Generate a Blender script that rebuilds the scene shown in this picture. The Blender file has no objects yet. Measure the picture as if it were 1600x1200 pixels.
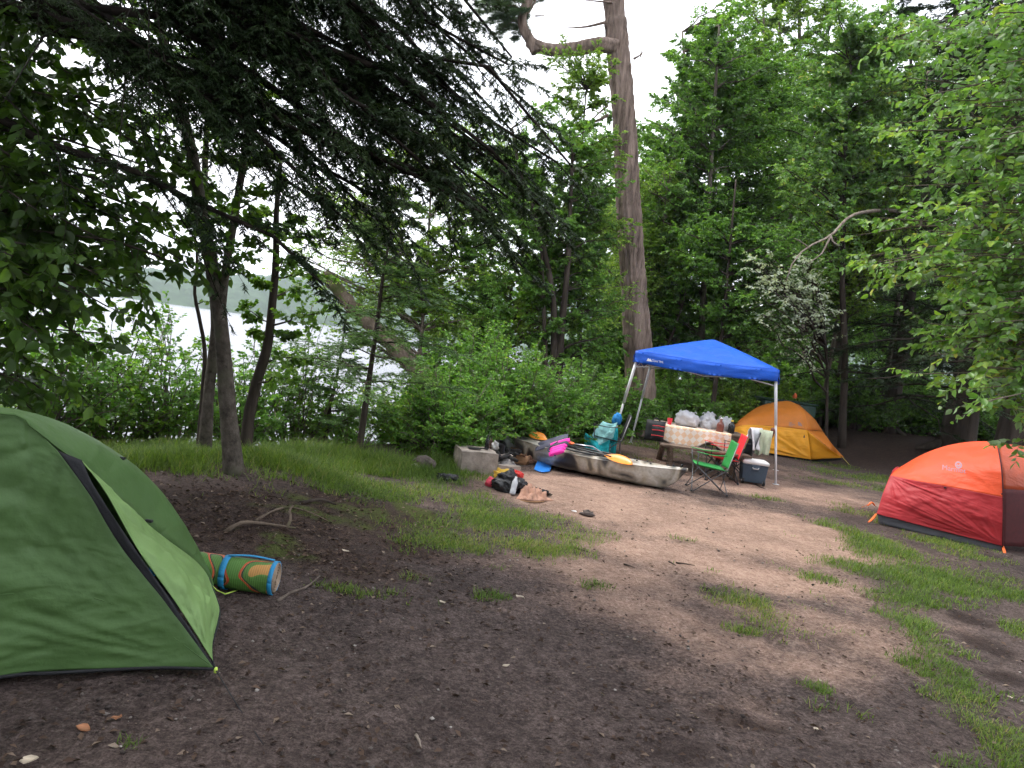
import bpy, math
import numpy as np
from mathutils import Vector, Matrix

SC = bpy.context.scene
COL = SC.collection
R = math.radians

# ------------------------------------------------------------------ camera
FPX, ROLL, PITCH, CAMZ = 1130.0, R(7.8), R(2.9), 1.7
cd = bpy.data.cameras.new('camera'); cam = bpy.data.objects.new('camera', cd); COL.objects.link(cam)
cd.sensor_width = 36.0; cd.lens = 36.0 * FPX / 1600.0; cd.clip_start = 0.05; cd.clip_end = 6000
FW = np.array([0, math.cos(PITCH), -math.sin(PITCH)]); UP0 = np.array([0, math.sin(PITCH), math.cos(PITCH)])
RT0 = np.array([1.0, 0, 0])
RT = RT0 * math.cos(ROLL) + UP0 * math.sin(ROLL); UPV = UP0 * math.cos(ROLL) - RT0 * math.sin(ROLL)
CAM = np.array([0, 0, CAMZ])
cam.matrix_world = Matrix(((RT[0], UPV[0], -FW[0], CAM[0]), (RT[1], UPV[1], -FW[1], CAM[1]), (RT[2], UPV[2], -FW[2], CAM[2]), (0, 0, 0, 1)))
SC.camera = cam

# ------------------------------------------------------------------ sky and sun (bright thin overcast)
SUN_EL, SUN_AZ = R(58), R(-66)          # azimuth clockwise from +Y: the light comes from over the lake
wd = bpy.data.worlds.new('World'); SC.world = wd; wd.use_nodes = True
nt = wd.node_tree; nt.nodes.clear()
def wn(t, **k):
    n = nt.nodes.new(t)
    for a, b in k.items(): setattr(n, a, b)
    return n
sky = wn('ShaderNodeTexSky', sky_type='NISHITA', sun_disc=False, sun_elevation=SUN_EL, sun_rotation=SUN_AZ)
sky.air_density = 1.2; sky.dust_density = 2.5
tc = wn('ShaderNodeTexCoord'); nz = wn('ShaderNodeTexNoise'); nz.inputs['Scale'].default_value = 3.2; nz.inputs['Detail'].default_value = 6
rp = wn('ShaderNodeValToRGB'); rp.color_ramp.elements[0].position = 0.32; rp.color_ramp.elements[1].position = 0.58
rp.color_ramp.elements[0].color = (.55, .55, .55, 1)
mx = wn('ShaderNodeMixRGB'); mx.inputs[2].default_value = (10.6, 10.8, 11.4, 1)
bg = wn('ShaderNodeBackground'); bg.inputs['Strength'].default_value = 0.10
wo = wn('ShaderNodeOutputWorld')
lk = nt.links.new
lk(tc.outputs['Generated'], nz.inputs['Vector']); lk(nz.outputs['Fac'], rp.inputs['Fac']); lk(rp.outputs['Color'], mx.inputs[0])
lk(sky.outputs['Color'], mx.inputs[1]); lk(mx.outputs['Color'], bg.inputs['Color']); lk(bg.outputs['Background'], wo.inputs['Surface'])
sl = bpy.data.lights.new('sun', 'SUN'); sl.energy = 1.5; sl.angle = R(12); sl.color = (1.0, .95, .87)
so = bpy.data.objects.new('sun', sl); COL.objects.link(so)
sd = Vector((math.sin(SUN_AZ) * math.cos(SUN_EL), math.cos(SUN_AZ) * math.cos(SUN_EL), math.sin(SUN_EL)))
so.rotation_euler = sd.to_track_quat('Z', 'Y').to_euler(); so.location = (-20, 10, 40)

vs = SC.view_settings; vs.view_transform = 'Standard'; vs.look = 'None'; vs.exposure = 1.3; vs.gamma = 1.0; vs.use_curve_mapping = False
SC.cycles.use_denoising = True; SC.cycles.use_adaptive_sampling = True; SC.cycles.adaptive_threshold = .03
SC.cycles.max_bounces = 8; SC.cycles.diffuse_bounces = 3; SC.cycles.glossy_bounces = 2; SC.cycles.transmission_bounces = 4; SC.cycles.transparent_max_bounces = 4
SC.cycles.sample_clamp_indirect = 6.0

# ------------------------------------------------------------------ maths helpers
def nrm(a):
    a = np.asarray(a, float); return a / np.maximum(np.linalg.norm(a, axis=-1, keepdims=True), 1e-9)
_H = np.random.default_rng(11).random((256, 256))
def vnoise(x, y):
    x = np.asarray(x, float); y = np.asarray(y, float)
    xi = np.floor(x).astype(int); yi = np.floor(y).astype(int); fx = x - xi; fy = y - yi
    fx = fx * fx * (3 - 2 * fx); fy = fy * fy * (3 - 2 * fy)
    a = _H[xi & 255, yi & 255]; b = _H[(xi + 1) & 255, yi & 255]; c = _H[xi & 255, (yi + 1) & 255]; d = _H[(xi + 1) & 255, (yi + 1) & 255]
    return (a * (1 - fx) + b * fx) * (1 - fy) + (c * (1 - fx) + d * fx) * fy - .5
def fbm(x, y, o=4):
    s = 0; a = 1.0
    for i in range(o):
        s = s + a * vnoise(x * 2 ** i + 17.3 * i, y * 2 ** i + 5.1 * i); a *= .5
    return s
def sstep(a, b, x):
    t = np.clip((x - a) / (b - a), 0, 1); return t * t * (3 - 2 * t)

WATER_Z = -2.4
_BX = [-60, -30, -10, -6, -2.9, -1.2, 1, 4, 8, 20, 60, 200]
_BY = [-14, -3, 5.2, 6.9, 9.2, 11.8, 15.5, 19.5, 24, 36, 70, 190]
def bank(x, y): return y - np.interp(x, _BX, _BY)
def H(x, y):
    x = np.asarray(x, float); y = np.asarray(y, float)
    s = bank(x, y)
    h = -3.4 * sstep(-.3, 8.5, s)
    h = h + .22 * np.exp(-(((x + 2.6) / 1.3) ** 2 + ((y - 7.2) / 1.1) ** 2)) + .10 * np.exp(-(((x + 2.0) / .9) ** 2 + ((y - 5.7) / .7) ** 2))
    h = h + .05 * fbm(x * .35, y * .35, 3) + .018 * fbm(x * 2.1, y * 2.1, 3)
    d = np.hypot(x, y)
    h = h + .72 * sstep(14.8, 20.5, x * .85 + y * .5) * (1 - sstep(-3, 1, s)) * sstep(2, 6, x)
    return h
def ray(u, v):
    a = (u - 800) / FPX; b = (600 - v) / FPX
    return FW + a * RT + b * UPV
def at(u, v, y):
    d = ray(u, v); return CAM + d * (y / d[1])
def gr(u, v, dz=0.0):
    d = ray(u, v); z = 0.0
    for _ in range(12):
        t = (z + dz - CAMZ) / d[2]; p = CAM + d * t; z = float(H(p[0], p[1]))
    return np.array([p[0], p[1], z + dz])
def px_at(u, y):           # x for a pixel column near the horizon at depth y
    return ((u - 800) / FPX * math.cos(ROLL)) * y

# ------------------------------------------------------------------ mesh helpers
class MB:
    def __init__(s): s.V = []; s.F = []; s.n = 0; s.xf = None; s.rn = []
    def add(s, v, f):
        v = np.asarray(v, float).reshape(-1, 3)
        if s.xf is not None: v = v @ s.xf[:3, :3].T + s.xf[:3, 3]
        s.V.append(v); s.F.append(np.asarray(f, int) + s.n); s.n += len(v); return s
    def box(s, c, d, M=None):
        x, y, z = np.array(d) / 2
        v = np.array([[-x, -y, -z], [x, -y, -z], [x, y, -z], [-x, y, -z], [-x, -y, z], [x, -y, z], [x, y, z], [-x, y, z]])
        if M is not None: v = v @ np.array(M).T
        return s.add(v + np.array(c), [[0, 3, 2, 1], [4, 5, 6, 7], [0, 1, 5, 4], [1, 2, 6, 5], [2, 3, 7, 6], [3, 0, 4, 7]])
    def tube(s, pts, rad, n=8, cap=True, flat=None, mult=None):
        pts = np.asarray(pts, float); m = len(pts); rad = np.broadcast_to(np.asarray(rad, float), (m,))
        T = nrm(np.gradient(pts, axis=0)); ref = np.array([0, 0, 1.0]) if abs(T[0][2]) < .9 else np.array([1.0, 0, 0])
        A = nrm(np.cross(T[0], ref)); ang = np.arange(n) * 2 * math.pi / n; rows = []
        for i in range(m):
            A = nrm(A - T[i] * np.dot(A, T[i])); B = np.cross(T[i], A)
            rows.append(pts[i] + (rad[i] if mult is None else rad[i] * mult[i][:, None]) * (np.cos(ang)[:, None] * A + np.sin(ang)[:, None] * B * (flat or 1)))
        v = np.concatenate(rows); i = np.arange(m - 1)[:, None] * n; j = np.arange(n)[None, :]; k = (j + 1) % n
        s.add(v, np.stack([i + j, i + k, i + n + k, i + n + j], -1).reshape(-1, 4))
        if cap:
            b = s.n - len(v)
            s.F.append(np.arange(n)[::-1][None, :] + b); s.F.append(np.arange(n)[None, :] + b + (m - 1) * n)
        return s
    def lathe(s, prof, c=(0, 0, 0), n=16, M=None, cap=True):
        ang = np.arange(n) * 2 * math.pi / n; m = len(prof)
        v = np.array([[r * math.cos(a), r * math.sin(a), z] for r, z in prof for a in ang])
        if M is not None: v = v @ np.array(M).T
        i = np.arange(m - 1)[:, None] * n; j = np.arange(n)[None, :]; k = (j + 1) % n
        s.add(v + np.array(c), np.stack([i + j, i + k, i + n + k, i + n + j], -1).reshape(-1, 4))
        if cap:
            b = s.n - len(v); s.F.append(np.arange(n)[::-1][None, :] + b); s.F.append(np.arange(n)[None, :] + b + (m - 1) * n)
        return s
    def grid(s, G, closed=False, thick=0.0):
        G = np.asarray(G, float); a, b = G.shape[:2]
        i = np.arange(a - 1)[:, None] * b; j = np.arange(b - 1)[None, :]
        f = np.stack([i + j, i + j + 1, i + b + j + 1, i + b + j], -1).reshape(-1, 4)
        if thick:
            N = gridn(G); s.add(G.reshape(-1, 3), f); s.add((G - N * thick).reshape(-1, 3), f[:, ::-1])
            e = [list(range(b)), [(a - 1) * b + q for q in range(b)][::-1], [q * b for q in range(a)][::-1], [q * b + b - 1 for q in range(a)]]
            t = a * b; o = s.n - 2 * t
            s.F.append(np.array([[x + o + t, y + o + t, y + o, x + o] for E in e for x, y in zip(E[:-1], E[1:])]))
            return s
        return s.add(G.reshape(-1, 3), f)
    def build(s, name, mat, parent=None, smooth=True, bevel=0.0, auto=None):
        V = np.concatenate(s.V); 
        if parent is not None: V = V - np.array(PL[parent.name])
        me = mesh(name, V, s.F); o = bpy.data.objects.new(name, me); COL.objects.link(o); me.materials.append(mat)
        if smooth: me.polygons.foreach_set('use_smooth', np.ones(len(me.polygons), bool))
        if s.rn:
            at_ = me.attributes.new('rnd', 'FLOAT', 'FACE'); at_.data.foreach_set('value', np.concatenate(s.rn).astype(np.float32))
        if parent is not None: o.parent = parent; PL[o.name] = PL[parent.name]
        else: PL[o.name] = np.zeros(3)
        if bevel:
            md = o.modifiers.new('bevel', 'BEVEL'); md.width = bevel; md.segments = 2; md.limit_method = 'ANGLE'; md.angle_limit = R(35)
        if auto: me.set_sharp_from_angle(angle=R(auto))
        return o
PL = {}
def gridn(G):
    du = np.gradient(G, axis=0); dv = np.gradient(G, axis=1); return nrm(np.cross(dv, du)) * -1
def mesh(name, V, Fs):
    me = bpy.data.meshes.new(name); V = np.asarray(V, np.float32)
    me.vertices.add(len(V)); me.vertices.foreach_set('co', V.ravel())
    lv = np.concatenate([np.asarray(f).ravel() for f in Fs]).astype(np.int32)
    tot = np.concatenate([np.full(len(f), np.asarray(f).shape[1]) for f in Fs]).astype(np.int32)
    st = np.concatenate([[0], np.cumsum(tot)[:-1]]).astype(np.int32)
    me.loops.add(len(lv)); me.loops.foreach_set('vertex_index', lv)
    me.polygons.add(len(tot)); me.polygons.foreach_set('loop_start', st); me.polygons.foreach_set('loop_total', tot)
    me.update(calc_edges=True); return me
def cat_rom(P, n):
    P = np.asarray(P, float)
    if len(P) == 2: return P[0] + (P[1] - P[0]) * np.linspace(0, 1, n)[:, None]
    d = np.concatenate([[0], np.cumsum(np.linalg.norm(np.diff(P, axis=0), axis=1))]); d /= d[-1]
    Q = np.concatenate([[2 * P[0] - P[1]], P, [2 * P[-1] - P[-2]]]); out = []
    for t in np.linspace(0, 1, n):
        i = min(max(int(np.searchsorted(d, t, 'right')) - 1, 0), len(P) - 2); u = (t - d[i]) / max(d[i + 1] - d[i], 1e-9)
        a, b, c, e = Q[i], Q[i + 1], Q[i + 2], Q[i + 3]
        out.append(.5 * (2 * b + (c - a) * u + (2 * a - 5 * b + 4 * c - e) * u * u + (3 * b - a - 3 * c + e) * u ** 3))
    return np.array(out)
def loft(curves, na, nb):
    C = np.array([cat_rom(c, nb) for c in curves]); return np.stack([cat_rom(C[:, j], na) for j in range(nb)], 1)
def pxc(L): return [at(*q) for q in L]
def xform(o, yaw, s=1.0):
    c, q = math.cos(yaw) * s, math.sin(yaw) * s
    return np.array([[c, -q, 0, o[0]], [q, c, 0, o[1]], [0, 0, s, o[2]], [0, 0, 0, 1]])

# ------------------------------------------------------------------ naming helpers
def tag(o, label=None, cat=None, group=None, kind=None):
    if label: o['label'] = label
    if cat: o['category'] = cat
    if group: o['group'] = group
    if kind: o['kind'] = kind
    return o
def thing(name, loc, label, cat, group=None):
    o = bpy.data.objects.new(name, None); COL.objects.link(o); o.location = tuple(float(q) for q in loc); o.empty_display_size = .1
    PL[o.name] = np.array(loc, float); return tag(o, label, cat, group)
def copy_tree(src, loc, yaw, s, label, group=None):
    r = src.copy(); COL.objects.link(r); r.location = loc; r.rotation_euler = (0, 0, yaw); r.scale = (s, s, s) if np.isscalar(s) else s
    r['label'] = label
    if group: r['group'] = group
    for ch in src.children:
        c = ch.copy(); COL.objects.link(c); c.parent = r
    return r

# ------------------------------------------------------------------ materials
MATS = {}
def nodes(name):
    m = bpy.data.materials.new(name); m.use_nodes = True; t = m.node_tree; t.nodes.clear()
    out = t.nodes.new('ShaderNodeOutputMaterial'); b = t.nodes.new('ShaderNodeBsdfPrincipled'); t.links.new(b.outputs[0], out.inputs[0])
    return m, t, b, out
def N(t, ty, ins=None, **k):
    n = t.nodes.new(ty)
    for a, v in k.items(): setattr(n, a, v)
    for a, v in (ins or {}).items():
        if hasattr(v, 'is_output'): t.links.new(v, n.inputs[a])
        else: n.inputs[a].default_value = v
    return n
def c4(c): return (c[0], c[1], c[2], 1)
def ramp(t, fac, stops):
    n = t.nodes.new('ShaderNodeValToRGB'); e = n.color_ramp.elements
    while len(e) < len(stops): e.new(.5)
    for i, (p, c) in enumerate(stops): e[i].position = p; e[i].color = c4(c)
    t.links.new(fac, n.inputs['Fac']); return n
def mat(name, rgb, rough=.6, var=.25, scale=9, bump=.15, metal=0., spec=.4, trans=0., rgb2=None, stretch=None, coat=0.):
    if name in MATS: return MATS[name]
    m, t, b, out = nodes(name)
    tcn = N(t, 'ShaderNodeTexCoord'); vec = tcn.outputs['Object']
    if stretch: vec = N(t, 'ShaderNodeMapping', {'Vector': vec, 'Scale': stretch}).outputs[0]
    nz = N(t, 'ShaderNodeTexNoise', {'Vector': vec, 'Scale': scale, 'Detail': 6, 'Roughness': .6})
    lo = tuple(c * (1 - var) for c in rgb); hi = rgb2 or tuple(min(c * (1 + var), 1) for c in rgb)
    cr = ramp(t, nz.outputs['Fac'], [(.3, lo), (.7, hi)]); t.links.new(cr.outputs[0], b.inputs['Base Color'])
    b.inputs['Roughness'].default_value = rough; b.inputs['Metallic'].default_value = metal; b.inputs['Specular IOR Level'].default_value = spec
    b.inputs['Coat Weight'].default_value = coat
    if bump:
        n2 = N(t, 'ShaderNodeTexNoise', {'Vector': vec, 'Scale': scale * 5, 'Detail': 5})
        bp = N(t, 'ShaderNodeBump', {'Height': n2.outputs['Fac'], 'Strength': bump, 'Distance': .02}); t.links.new(bp.outputs[0], b.inputs['Normal'])
    if trans:
        tr = N(t, 'ShaderNodeBsdfTranslucent'); t.links.new(cr.outputs[0], tr.inputs['Color'])
        ms = N(t, 'ShaderNodeMixShader', {0: trans, 1: b.outputs[0], 2: tr.outputs[0]}); t.links.new(ms.outputs[0], out.inputs[0])
    MATS[name] = m; return m
def leaf_mat(name, stops, under=None, trans=.35, rough=.45, spec=.35, tboost=1.5):
    m, t, b, out = nodes(name)
    a = N(t, 'ShaderNodeAttribute', attribute_name='rnd')
    cr = ramp(t, a.outputs['Fac'], stops); col = cr.outputs[0]
    if under:
        g = N(t, 'ShaderNodeNewGeometry'); mxn = N(t, 'ShaderNodeMixRGB', {0: g.outputs['Backfacing'], 1: col, 2: c4(under)}); col2 = mxn.outputs[0]
    else: col2 = col
    t.links.new(col2, b.inputs['Base Color']); b.inputs['Roughness'].default_value = rough; b.inputs['Specular IOR Level'].default_value = spec
    bt = N(t, 'ShaderNodeMixRGB', {0: 1.0, 1: col, 2: (tboost * 1.05, tboost * 1.1, tboost * .5, 1)}, blend_type='MULTIPLY')
    tr = N(t, 'ShaderNodeBsdfTranslucent', {'Color': bt.outputs[0]})
    ms = N(t, 'ShaderNodeMixShader', {0: trans, 1: b.outputs[0], 2: tr.outputs[0]}); t.links.new(ms.outputs[0], out.inputs[0])
    return m
def bark_mat(name, c1, c2, scale=6, stretch=(1, 1, .12), bump=.8, moss=None):
    m, t, b, out = nodes(name)
    tcn = N(t, 'ShaderNodeTexCoord'); mp = N(t, 'ShaderNodeMapping', {'Vector': tcn.outputs['Object'], 'Scale': stretch})
    nz = N(t, 'ShaderNodeTexNoise', {'Vector': mp.outputs[0], 'Scale': scale, 'Detail': 8, 'Roughness': .7})
    cr = ramp(t, nz.outputs['Fac'], [(.32, c1), (.68, c2)]); col = cr.outputs[0]
    if moss:
        n3 = N(t, 'ShaderNodeTexNoise', {'Vector': tcn.outputs['Object'], 'Scale': 2.5, 'Detail': 4})
        r3 = ramp(t, n3.outputs['Fac'], [(.52, (0, 0, 0)), (.66, (1, 1, 1))])
        col = N(t, 'ShaderNodeMixRGB', {0: r3.outputs[0], 1: col, 2: c4(moss)}).outputs[0]
    t.links.new(col, b.inputs['Base Color']); b.inputs['Roughness'].default_value = .9; b.inputs['Specular IOR Level'].default_value = .15
    bp = N(t, 'ShaderNodeBump', {'Height': nz.outputs['Fac'], 'Strength': bump, 'Distance': .03}); t.links.new(bp.outputs[0], b.inputs['Normal'])
    return m
# ================================================================== ground
def blobs(L):
    out = []
    for (u, v, rx, ry, d) in L:
        p = gr(u, v); out.append((p[0], p[1], rx, ry, d))
    return out
def bsum(B, x, y, mode='max'):
    s = np.zeros_like(np.asarray(x, float))
    for (cx, cy, rx, ry, d) in B:
        g = d * np.exp(-(((x - cx) / rx) ** 2 + ((y - cy) / ry) ** 2)); s = np.maximum(s, g)
    return s
GB = blobs([(1300, 820, .35, .5, .8), (1400, 862, .7, .55, 1), (1490, 905, .7, .5, 1), (1575, 905, .6, .5, .9), (1440, 940, .55, .4, .95), (1455, 1005, .35, .35, 1),
            (1478, 1060, .28, .28, 1), (1590, 985, .3, .3, .8), (1545, 1150, .2, .25, .9), (1510, 1105, .22, .2, .8), (1330, 885, .45, .4, .8), (1345, 760, 1.2, .5, .85), (1390, 730, 1.6, .7, .9), (1300, 728, .9, .5, .7), (1390, 815, .5, .4, .9), (1480, 850, .6, .3, 1), (1530, 870, .6, .3, .95), (1330, 800, .5, .4, .85), (1590, 930, .5, .4, .9), (1400, 900, .5, .4, .9), (1370, 845, .5, .4, .9), (1520, 930, .4, .3, .8), (1460, 1040, .35, .35, 1), (1490, 1090, .3, .22, .95), (1430, 975, .4, .35, .95), (1570, 1165, .3, .3, .8), (1520, 1130, .25, .25, .8),
            (1215, 783, .5, .16, .7), (1250, 788, .3, .2, .6), (1590, 1190, .3, .3, .7), (1360, 960, .5, .35, .52), (1300, 990, .5, .3, .42), (1230, 950, .5, .4, .33),
            (1075, 845, .22, .15, .6), (1085, 890, .3, .14, .6), (1280, 1078, .1, .07, .7), (1330, 1115, .16, .1, .45), (1160, 985, .12, .1, .5), (930, 915, .12, .1, .45), (200, 1165, .08, .06, .6), (225, 1090, .1, .06, .4),
            (565, 927, .25, .09, .65), (690, 948, .08, .06, .5), (615, 930, .2, .1, .45), (640, 905, .12, .1, .4), (770, 935, .1, .08, .45),
            (700, 775, .8, .7, .9), (760, 812, .7, .55, .95), (700, 850, .5, .35, .9), (800, 850, .45, .3, .85), (850, 815, .5, .5, .72), (650, 768, .7, .6, .9), (880, 835, .3, .3, .5),
            (480, 722, 1.1, .9, 1), (560, 728, 1.2, 1., 1), (630, 738, .9, .9, 1), (420, 725, .6, .7, .8), (540, 755, .7, .5, 1), (600, 775, .5, .4, .8), (350, 715, .8, .7, .75), (250, 725, .9, .6, .85), (190, 700, 1.0, .7, .95), (120, 690, 1.2, .7, .95), (270, 700, .9, .6, .95),
            (700, 720, .6, .8, .7), (800, 800, .3, .2, .6), (985, 690, 1.6, 1.3, .75), (1090, 690, 2., 1.2, .6), (900, 700, 1., .8, .6), (1260, 840, .3, .3, .4), (1290, 905, .35, .3, .62)])
TALL = blobs([(480, 715, 1.1, .9, 1), (560, 715, 1.2, 1., 1), (640, 720, .9, .8, 1), (420, 722, .6, .6, .8), (350, 705, .9, .6, .8), (250, 720, .9, .6, .7), (700, 705, .7, .8, .8), (900, 690, 1., .8, .5), (985, 680, 1.6, 1.0, .5)])
SAND = blobs([(1000, 800, 1.6, 1.4, 1), (1130, 830, 1.6, 1.1, 1), (900, 760, 1.2, 1., .95), (1230, 830, 1.3, 1.2, .95), (1060, 870, 1.1, .7, .85), (1180, 900, 1., .7, .85), (1200, 760, 2., 1.5, .85), (800, 745, .8, .7, .7), (1260, 970, .9, .6, .6), (1360, 1010, .7, .5, .5), (1100, 720, 3., 1.8, .7), (960, 900, .9, .6, .6), (1000, 960, .9, .6, .42), (1120, 1000, .9, .6, .4), (1250, 1040, .7, .4, .45), (880, 960, .8, .5, .28), (1050, 1060, .8, .5, .22)])
HOLE = blobs([(1515, 965, .28, .22, 1), (1545, 1010, .22, .3, 1), (1570, 1060, .2, .2, 1), (1555, 870, .4, .14, .8), (1480, 945, .15, .12, .7), (1060, 1170, .3, .2, .6), (1180, 1130, .25, .1, .7), (720, 1110, .22, .12, .7), (1130, 1110, .2, .07, .7), (830, 1190, .6, .2, .3)])
LIT = blobs([(420, 800, 1.1, .8, 1), (560, 800, .9, .6, 1), (480, 860, .8, .5, .9), (620, 850, .6, .5, .8), (560, 890, .7, .4, .7), (330, 790, .9, .7, 1), (250, 800, 1, 1, 1), (1480, 690, 6, 2.6, 1), (1400, 660, 6, 6, .9), (1580, 700, 4, 3, 1)])
MOSS = blobs([(480, 800, .4, .2, .9), (420, 832, .3, .15, .8), (520, 790, .4, .2, .8), (600, 790, .4, .25, .7), (440, 862, .3, .12, .5), (660, 810, .4, .3, .7), (370, 780, .4, .3, .5)])
def gmask(x, y):
    n = fbm(x * 1.6, y * 1.6, 4) * 1.1 + fbm(x * 7, y * 7, 2) * .45
    g = bsum(GB, x, y) - .95 * bsum(HOLE, x, y)
    s = bank(x, y)
    return np.clip(g + n * .75 * (g > .05) - .12, 0, 1)

def make_ground():
    th = np.concatenate([np.linspace(-180, -47, 46)[:-1], np.linspace(-46, 44, 340), np.linspace(46, 180, 46)[1:-1]]) * math.pi / 180
    r = [.25]
    while r[-1] < 700: r.append(r[-1] * (1.021 if r[-1] < 26 else 1.06))
    r = np.array(r); T, RR = np.meshgrid(th, r)
    X = RR * np.sin(T); Y = RR * np.cos(T)
    Z = H(X, Y)
    near = np.clip(1 - RR / 22, 0, 1)
    Z = Z + near * (0.03 * fbm(X * 4.5, Y * 4.5, 4) + .03 * np.maximum(fbm(X * 17 + 9, Y * 17, 2) - .12, 0) - .03 * bsum(HOLE, X, Y) * np.clip(fbm(X * 5, Y * 5, 3) + .6, 0, 1))
    V = np.stack([X, Y, Z], -1).reshape(-1, 3); a, b = X.shape
    i = np.arange(a - 1)[:, None] * b; j = np.arange(b)[None, :]; k = (j + 1) % b
    f = np.stack([i + j, i + b + j, i + b + k, i + k], -1).reshape(-1, 4)
    me = mesh('ground', np.concatenate([V, [[0, 0, float(H(0, 0))]]]), [f, np.stack([np.arange(b), (np.arange(b) + 1) % b, np.full(b, a * b)], -1)])
    me.polygons.foreach_set('use_smooth', np.ones(len(me.polygons), bool))
    x, y = V[:, 0], V[:, 1]
    sand = np.clip(bsum(SAND, x, y) * 1.15 + .35 * fbm(x * .9, y * .9, 4) * (bsum(SAND, x, y) > .03), 0, 1)
    far = sstep(15, 22, np.hypot(x, y)) + sstep(.2, 2, bank(x, y))
    A = {'sand': sand * (1 - np.clip(far, 0, 1)), 'grass': gmask(x, y), 'wet': np.clip(bsum(HOLE, x, y) + .25 * fbm(x * 2, y * 2, 3), 0, 1), 'litter': np.clip(bsum(LIT, x, y) + far, 0, 1), 'moss': np.clip(bsum(MOSS, x, y) + .9 * fbm(x * 4, y * 4, 3), 0, 1) * (bsum(MOSS, x, y) > .08)}
    for kx, w in A.items():
        q = me.attributes.new(kx, 'FLOAT', 'POINT'); q.data.foreach_set('value', np.concatenate([w, [0]]).astype(np.float32))
    m, t, bs, out = nodes('soil')
    tcn = N(t, 'ShaderNodeTexCoord'); P = tcn.outputs['Object']
    n1 = N(t, 'ShaderNodeTexNoise', {'Vector': P, 'Scale': 1.7, 'Detail': 7, 'Roughness': .65})
    n2 = N(t, 'ShaderNodeTexNoise', {'Vector': P, 'Scale': 38, 'Detail': 6, 'Roughness': .75})
    n3 = N(t, 'ShaderNodeTexVoronoi', {'Vector': P, 'Scale': 55})
    n4 = N(t, 'ShaderNodeTexNoise', {'Vector': P, 'Scale': 11, 'Detail': 5, 'Roughness': .7}); n5 = N(t, 'ShaderNodeTexNoise', {'Vector': P, 'Scale': 120, 'Detail': 3, 'Roughness': .7})
    mxa = N(t, 'ShaderNodeMath', {0: n4.outputs['Fac'], 1: .55, 2: -.275}, operation='MULTIPLY_ADD'); mxb = N(t, 'ShaderNodeMath', {0: n5.outputs['Fac'], 1: .6, 2: -.3}, operation='MULTIPLY_ADD')
    mxc = N(t, 'ShaderNodeMath', {0: mxa.outputs[0], 1: mxb.outputs[0]}, operation='ADD'); nf = N(t, 'ShaderNodeMath', {0: n2.outputs['Fac'], 1: mxc.outputs[0]}, operation='ADD')
    soil = ramp(t, nf.outputs[0], [(.25, (.020, .0140, .0128)), (.5, (.078, .058, .0525)), (.78, (.19, .150, .136))])
    sandc = ramp(t, nf.outputs[0], [(.25, (.18, .108, .078)), (.5, (.33, .222, .170)), (.75, (.47, .345, .275))])
    lit = ramp(t, nf.outputs[0], [(.25, (.016, .010, .008)), (.5, (.048, .031, .025)), (.76, (.13, .085, .066))])
    def AT(n): return N(t, 'ShaderNodeAttribute', attribute_name=n).outputs['Fac']
    def soft(f, lo, hi):   # break a mask up with noise
        ad = N(t, 'ShaderNodeMath', {0: n1.outputs['Fac'], 1: .5}, operation='SUBTRACT'); mu = N(t, 'ShaderNodeMath', {0: ad.outputs[0], 1: .8, 2: f}, operation='MULTIPLY_ADD')
        a2 = N(t, 'ShaderNodeMath', {0: n2.outputs['Fac'], 1: .5}, operation='SUBTRACT'); m2 = N(t, 'ShaderNodeMath', {0: a2.outputs[0], 1: .5, 2: mu.outputs[0]}, operation='MULTIPLY_ADD')
        return N(t, 'ShaderNodeMapRange', {'Value': m2.outputs[0], 'From Min': lo, 'From Max': hi}, interpolation_type='SMOOTHSTEP').outputs[0]
    c = N(t, 'ShaderNodeMixRGB', {0: soft(AT('sand'), .1, .9), 1: soil.outputs[0], 2: sandc.outputs[0]}).outputs[0]
    c = N(t, 'ShaderNodeMixRGB', {0: soft(AT('litter'), .25, .8), 1: c, 2: lit.outputs[0]}).outputs[0]
    gc = ramp(t, n2.outputs['Fac'], [(.3, (.030, .040, .016)), (.7, (.085, .105, .04))])
    c = N(t, 'ShaderNodeMixRGB', {0: soft(AT('grass'), .25, 1.1), 1: c, 2: gc.outputs[0]}).outputs[0]
    mc = ramp(t, n2.outputs['Fac'], [(.3, (.03, .04, .008)), (.7, (.10, .12, .03))])
    c = N(t, 'ShaderNodeMixRGB', {0: soft(AT('moss'), .3, .7), 1: c, 2: mc.outputs[0]}).outputs[0]
    dk = N(t, 'ShaderNodeMixRGB', {0: 1., 1: c, 2: (.42, .38, .36, 1)}, blend_type='MULTIPLY').outputs[0]
    c = N(t, 'ShaderNodeMixRGB', {0: soft(AT('wet'), .35, .85), 1: c, 2: dk}).outputs[0]
    big = ramp(t, n1.outputs['Fac'], [(.3, (.72, .70, .70)), (.7, (1.18, 1.16, 1.15))])
    c = N(t, 'ShaderNodeMixRGB', {0: 1., 1: c, 2: big.outputs[0]}, blend_type='MULTIPLY').outputs[0]
    t.links.new(c, bs.inputs['Base Color']); bs.inputs['Roughness'].default_value = .92; bs.inputs['Specular IOR Level'].default_value = .2
    hs = N(t, 'ShaderNodeMath', {0: nf.outputs[0], 1: n3.outputs['Distance']}, operation='ADD')
    bp = N(t, 'ShaderNodeBump', {'Height': hs.outputs[0], 'Strength': .9, 'Distance': .016}); t.links.new(bp.outputs[0], bs.inputs['Normal'])
    o = bpy.data.objects.new('ground', me); COL.objects.link(o); me.materials.append(m); PL['ground'] = np.zeros(3)
    tag(o, 'bare soil and sand of the clearing sloping to the lake', 'ground', kind='structure'); return o
make_ground()

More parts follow.
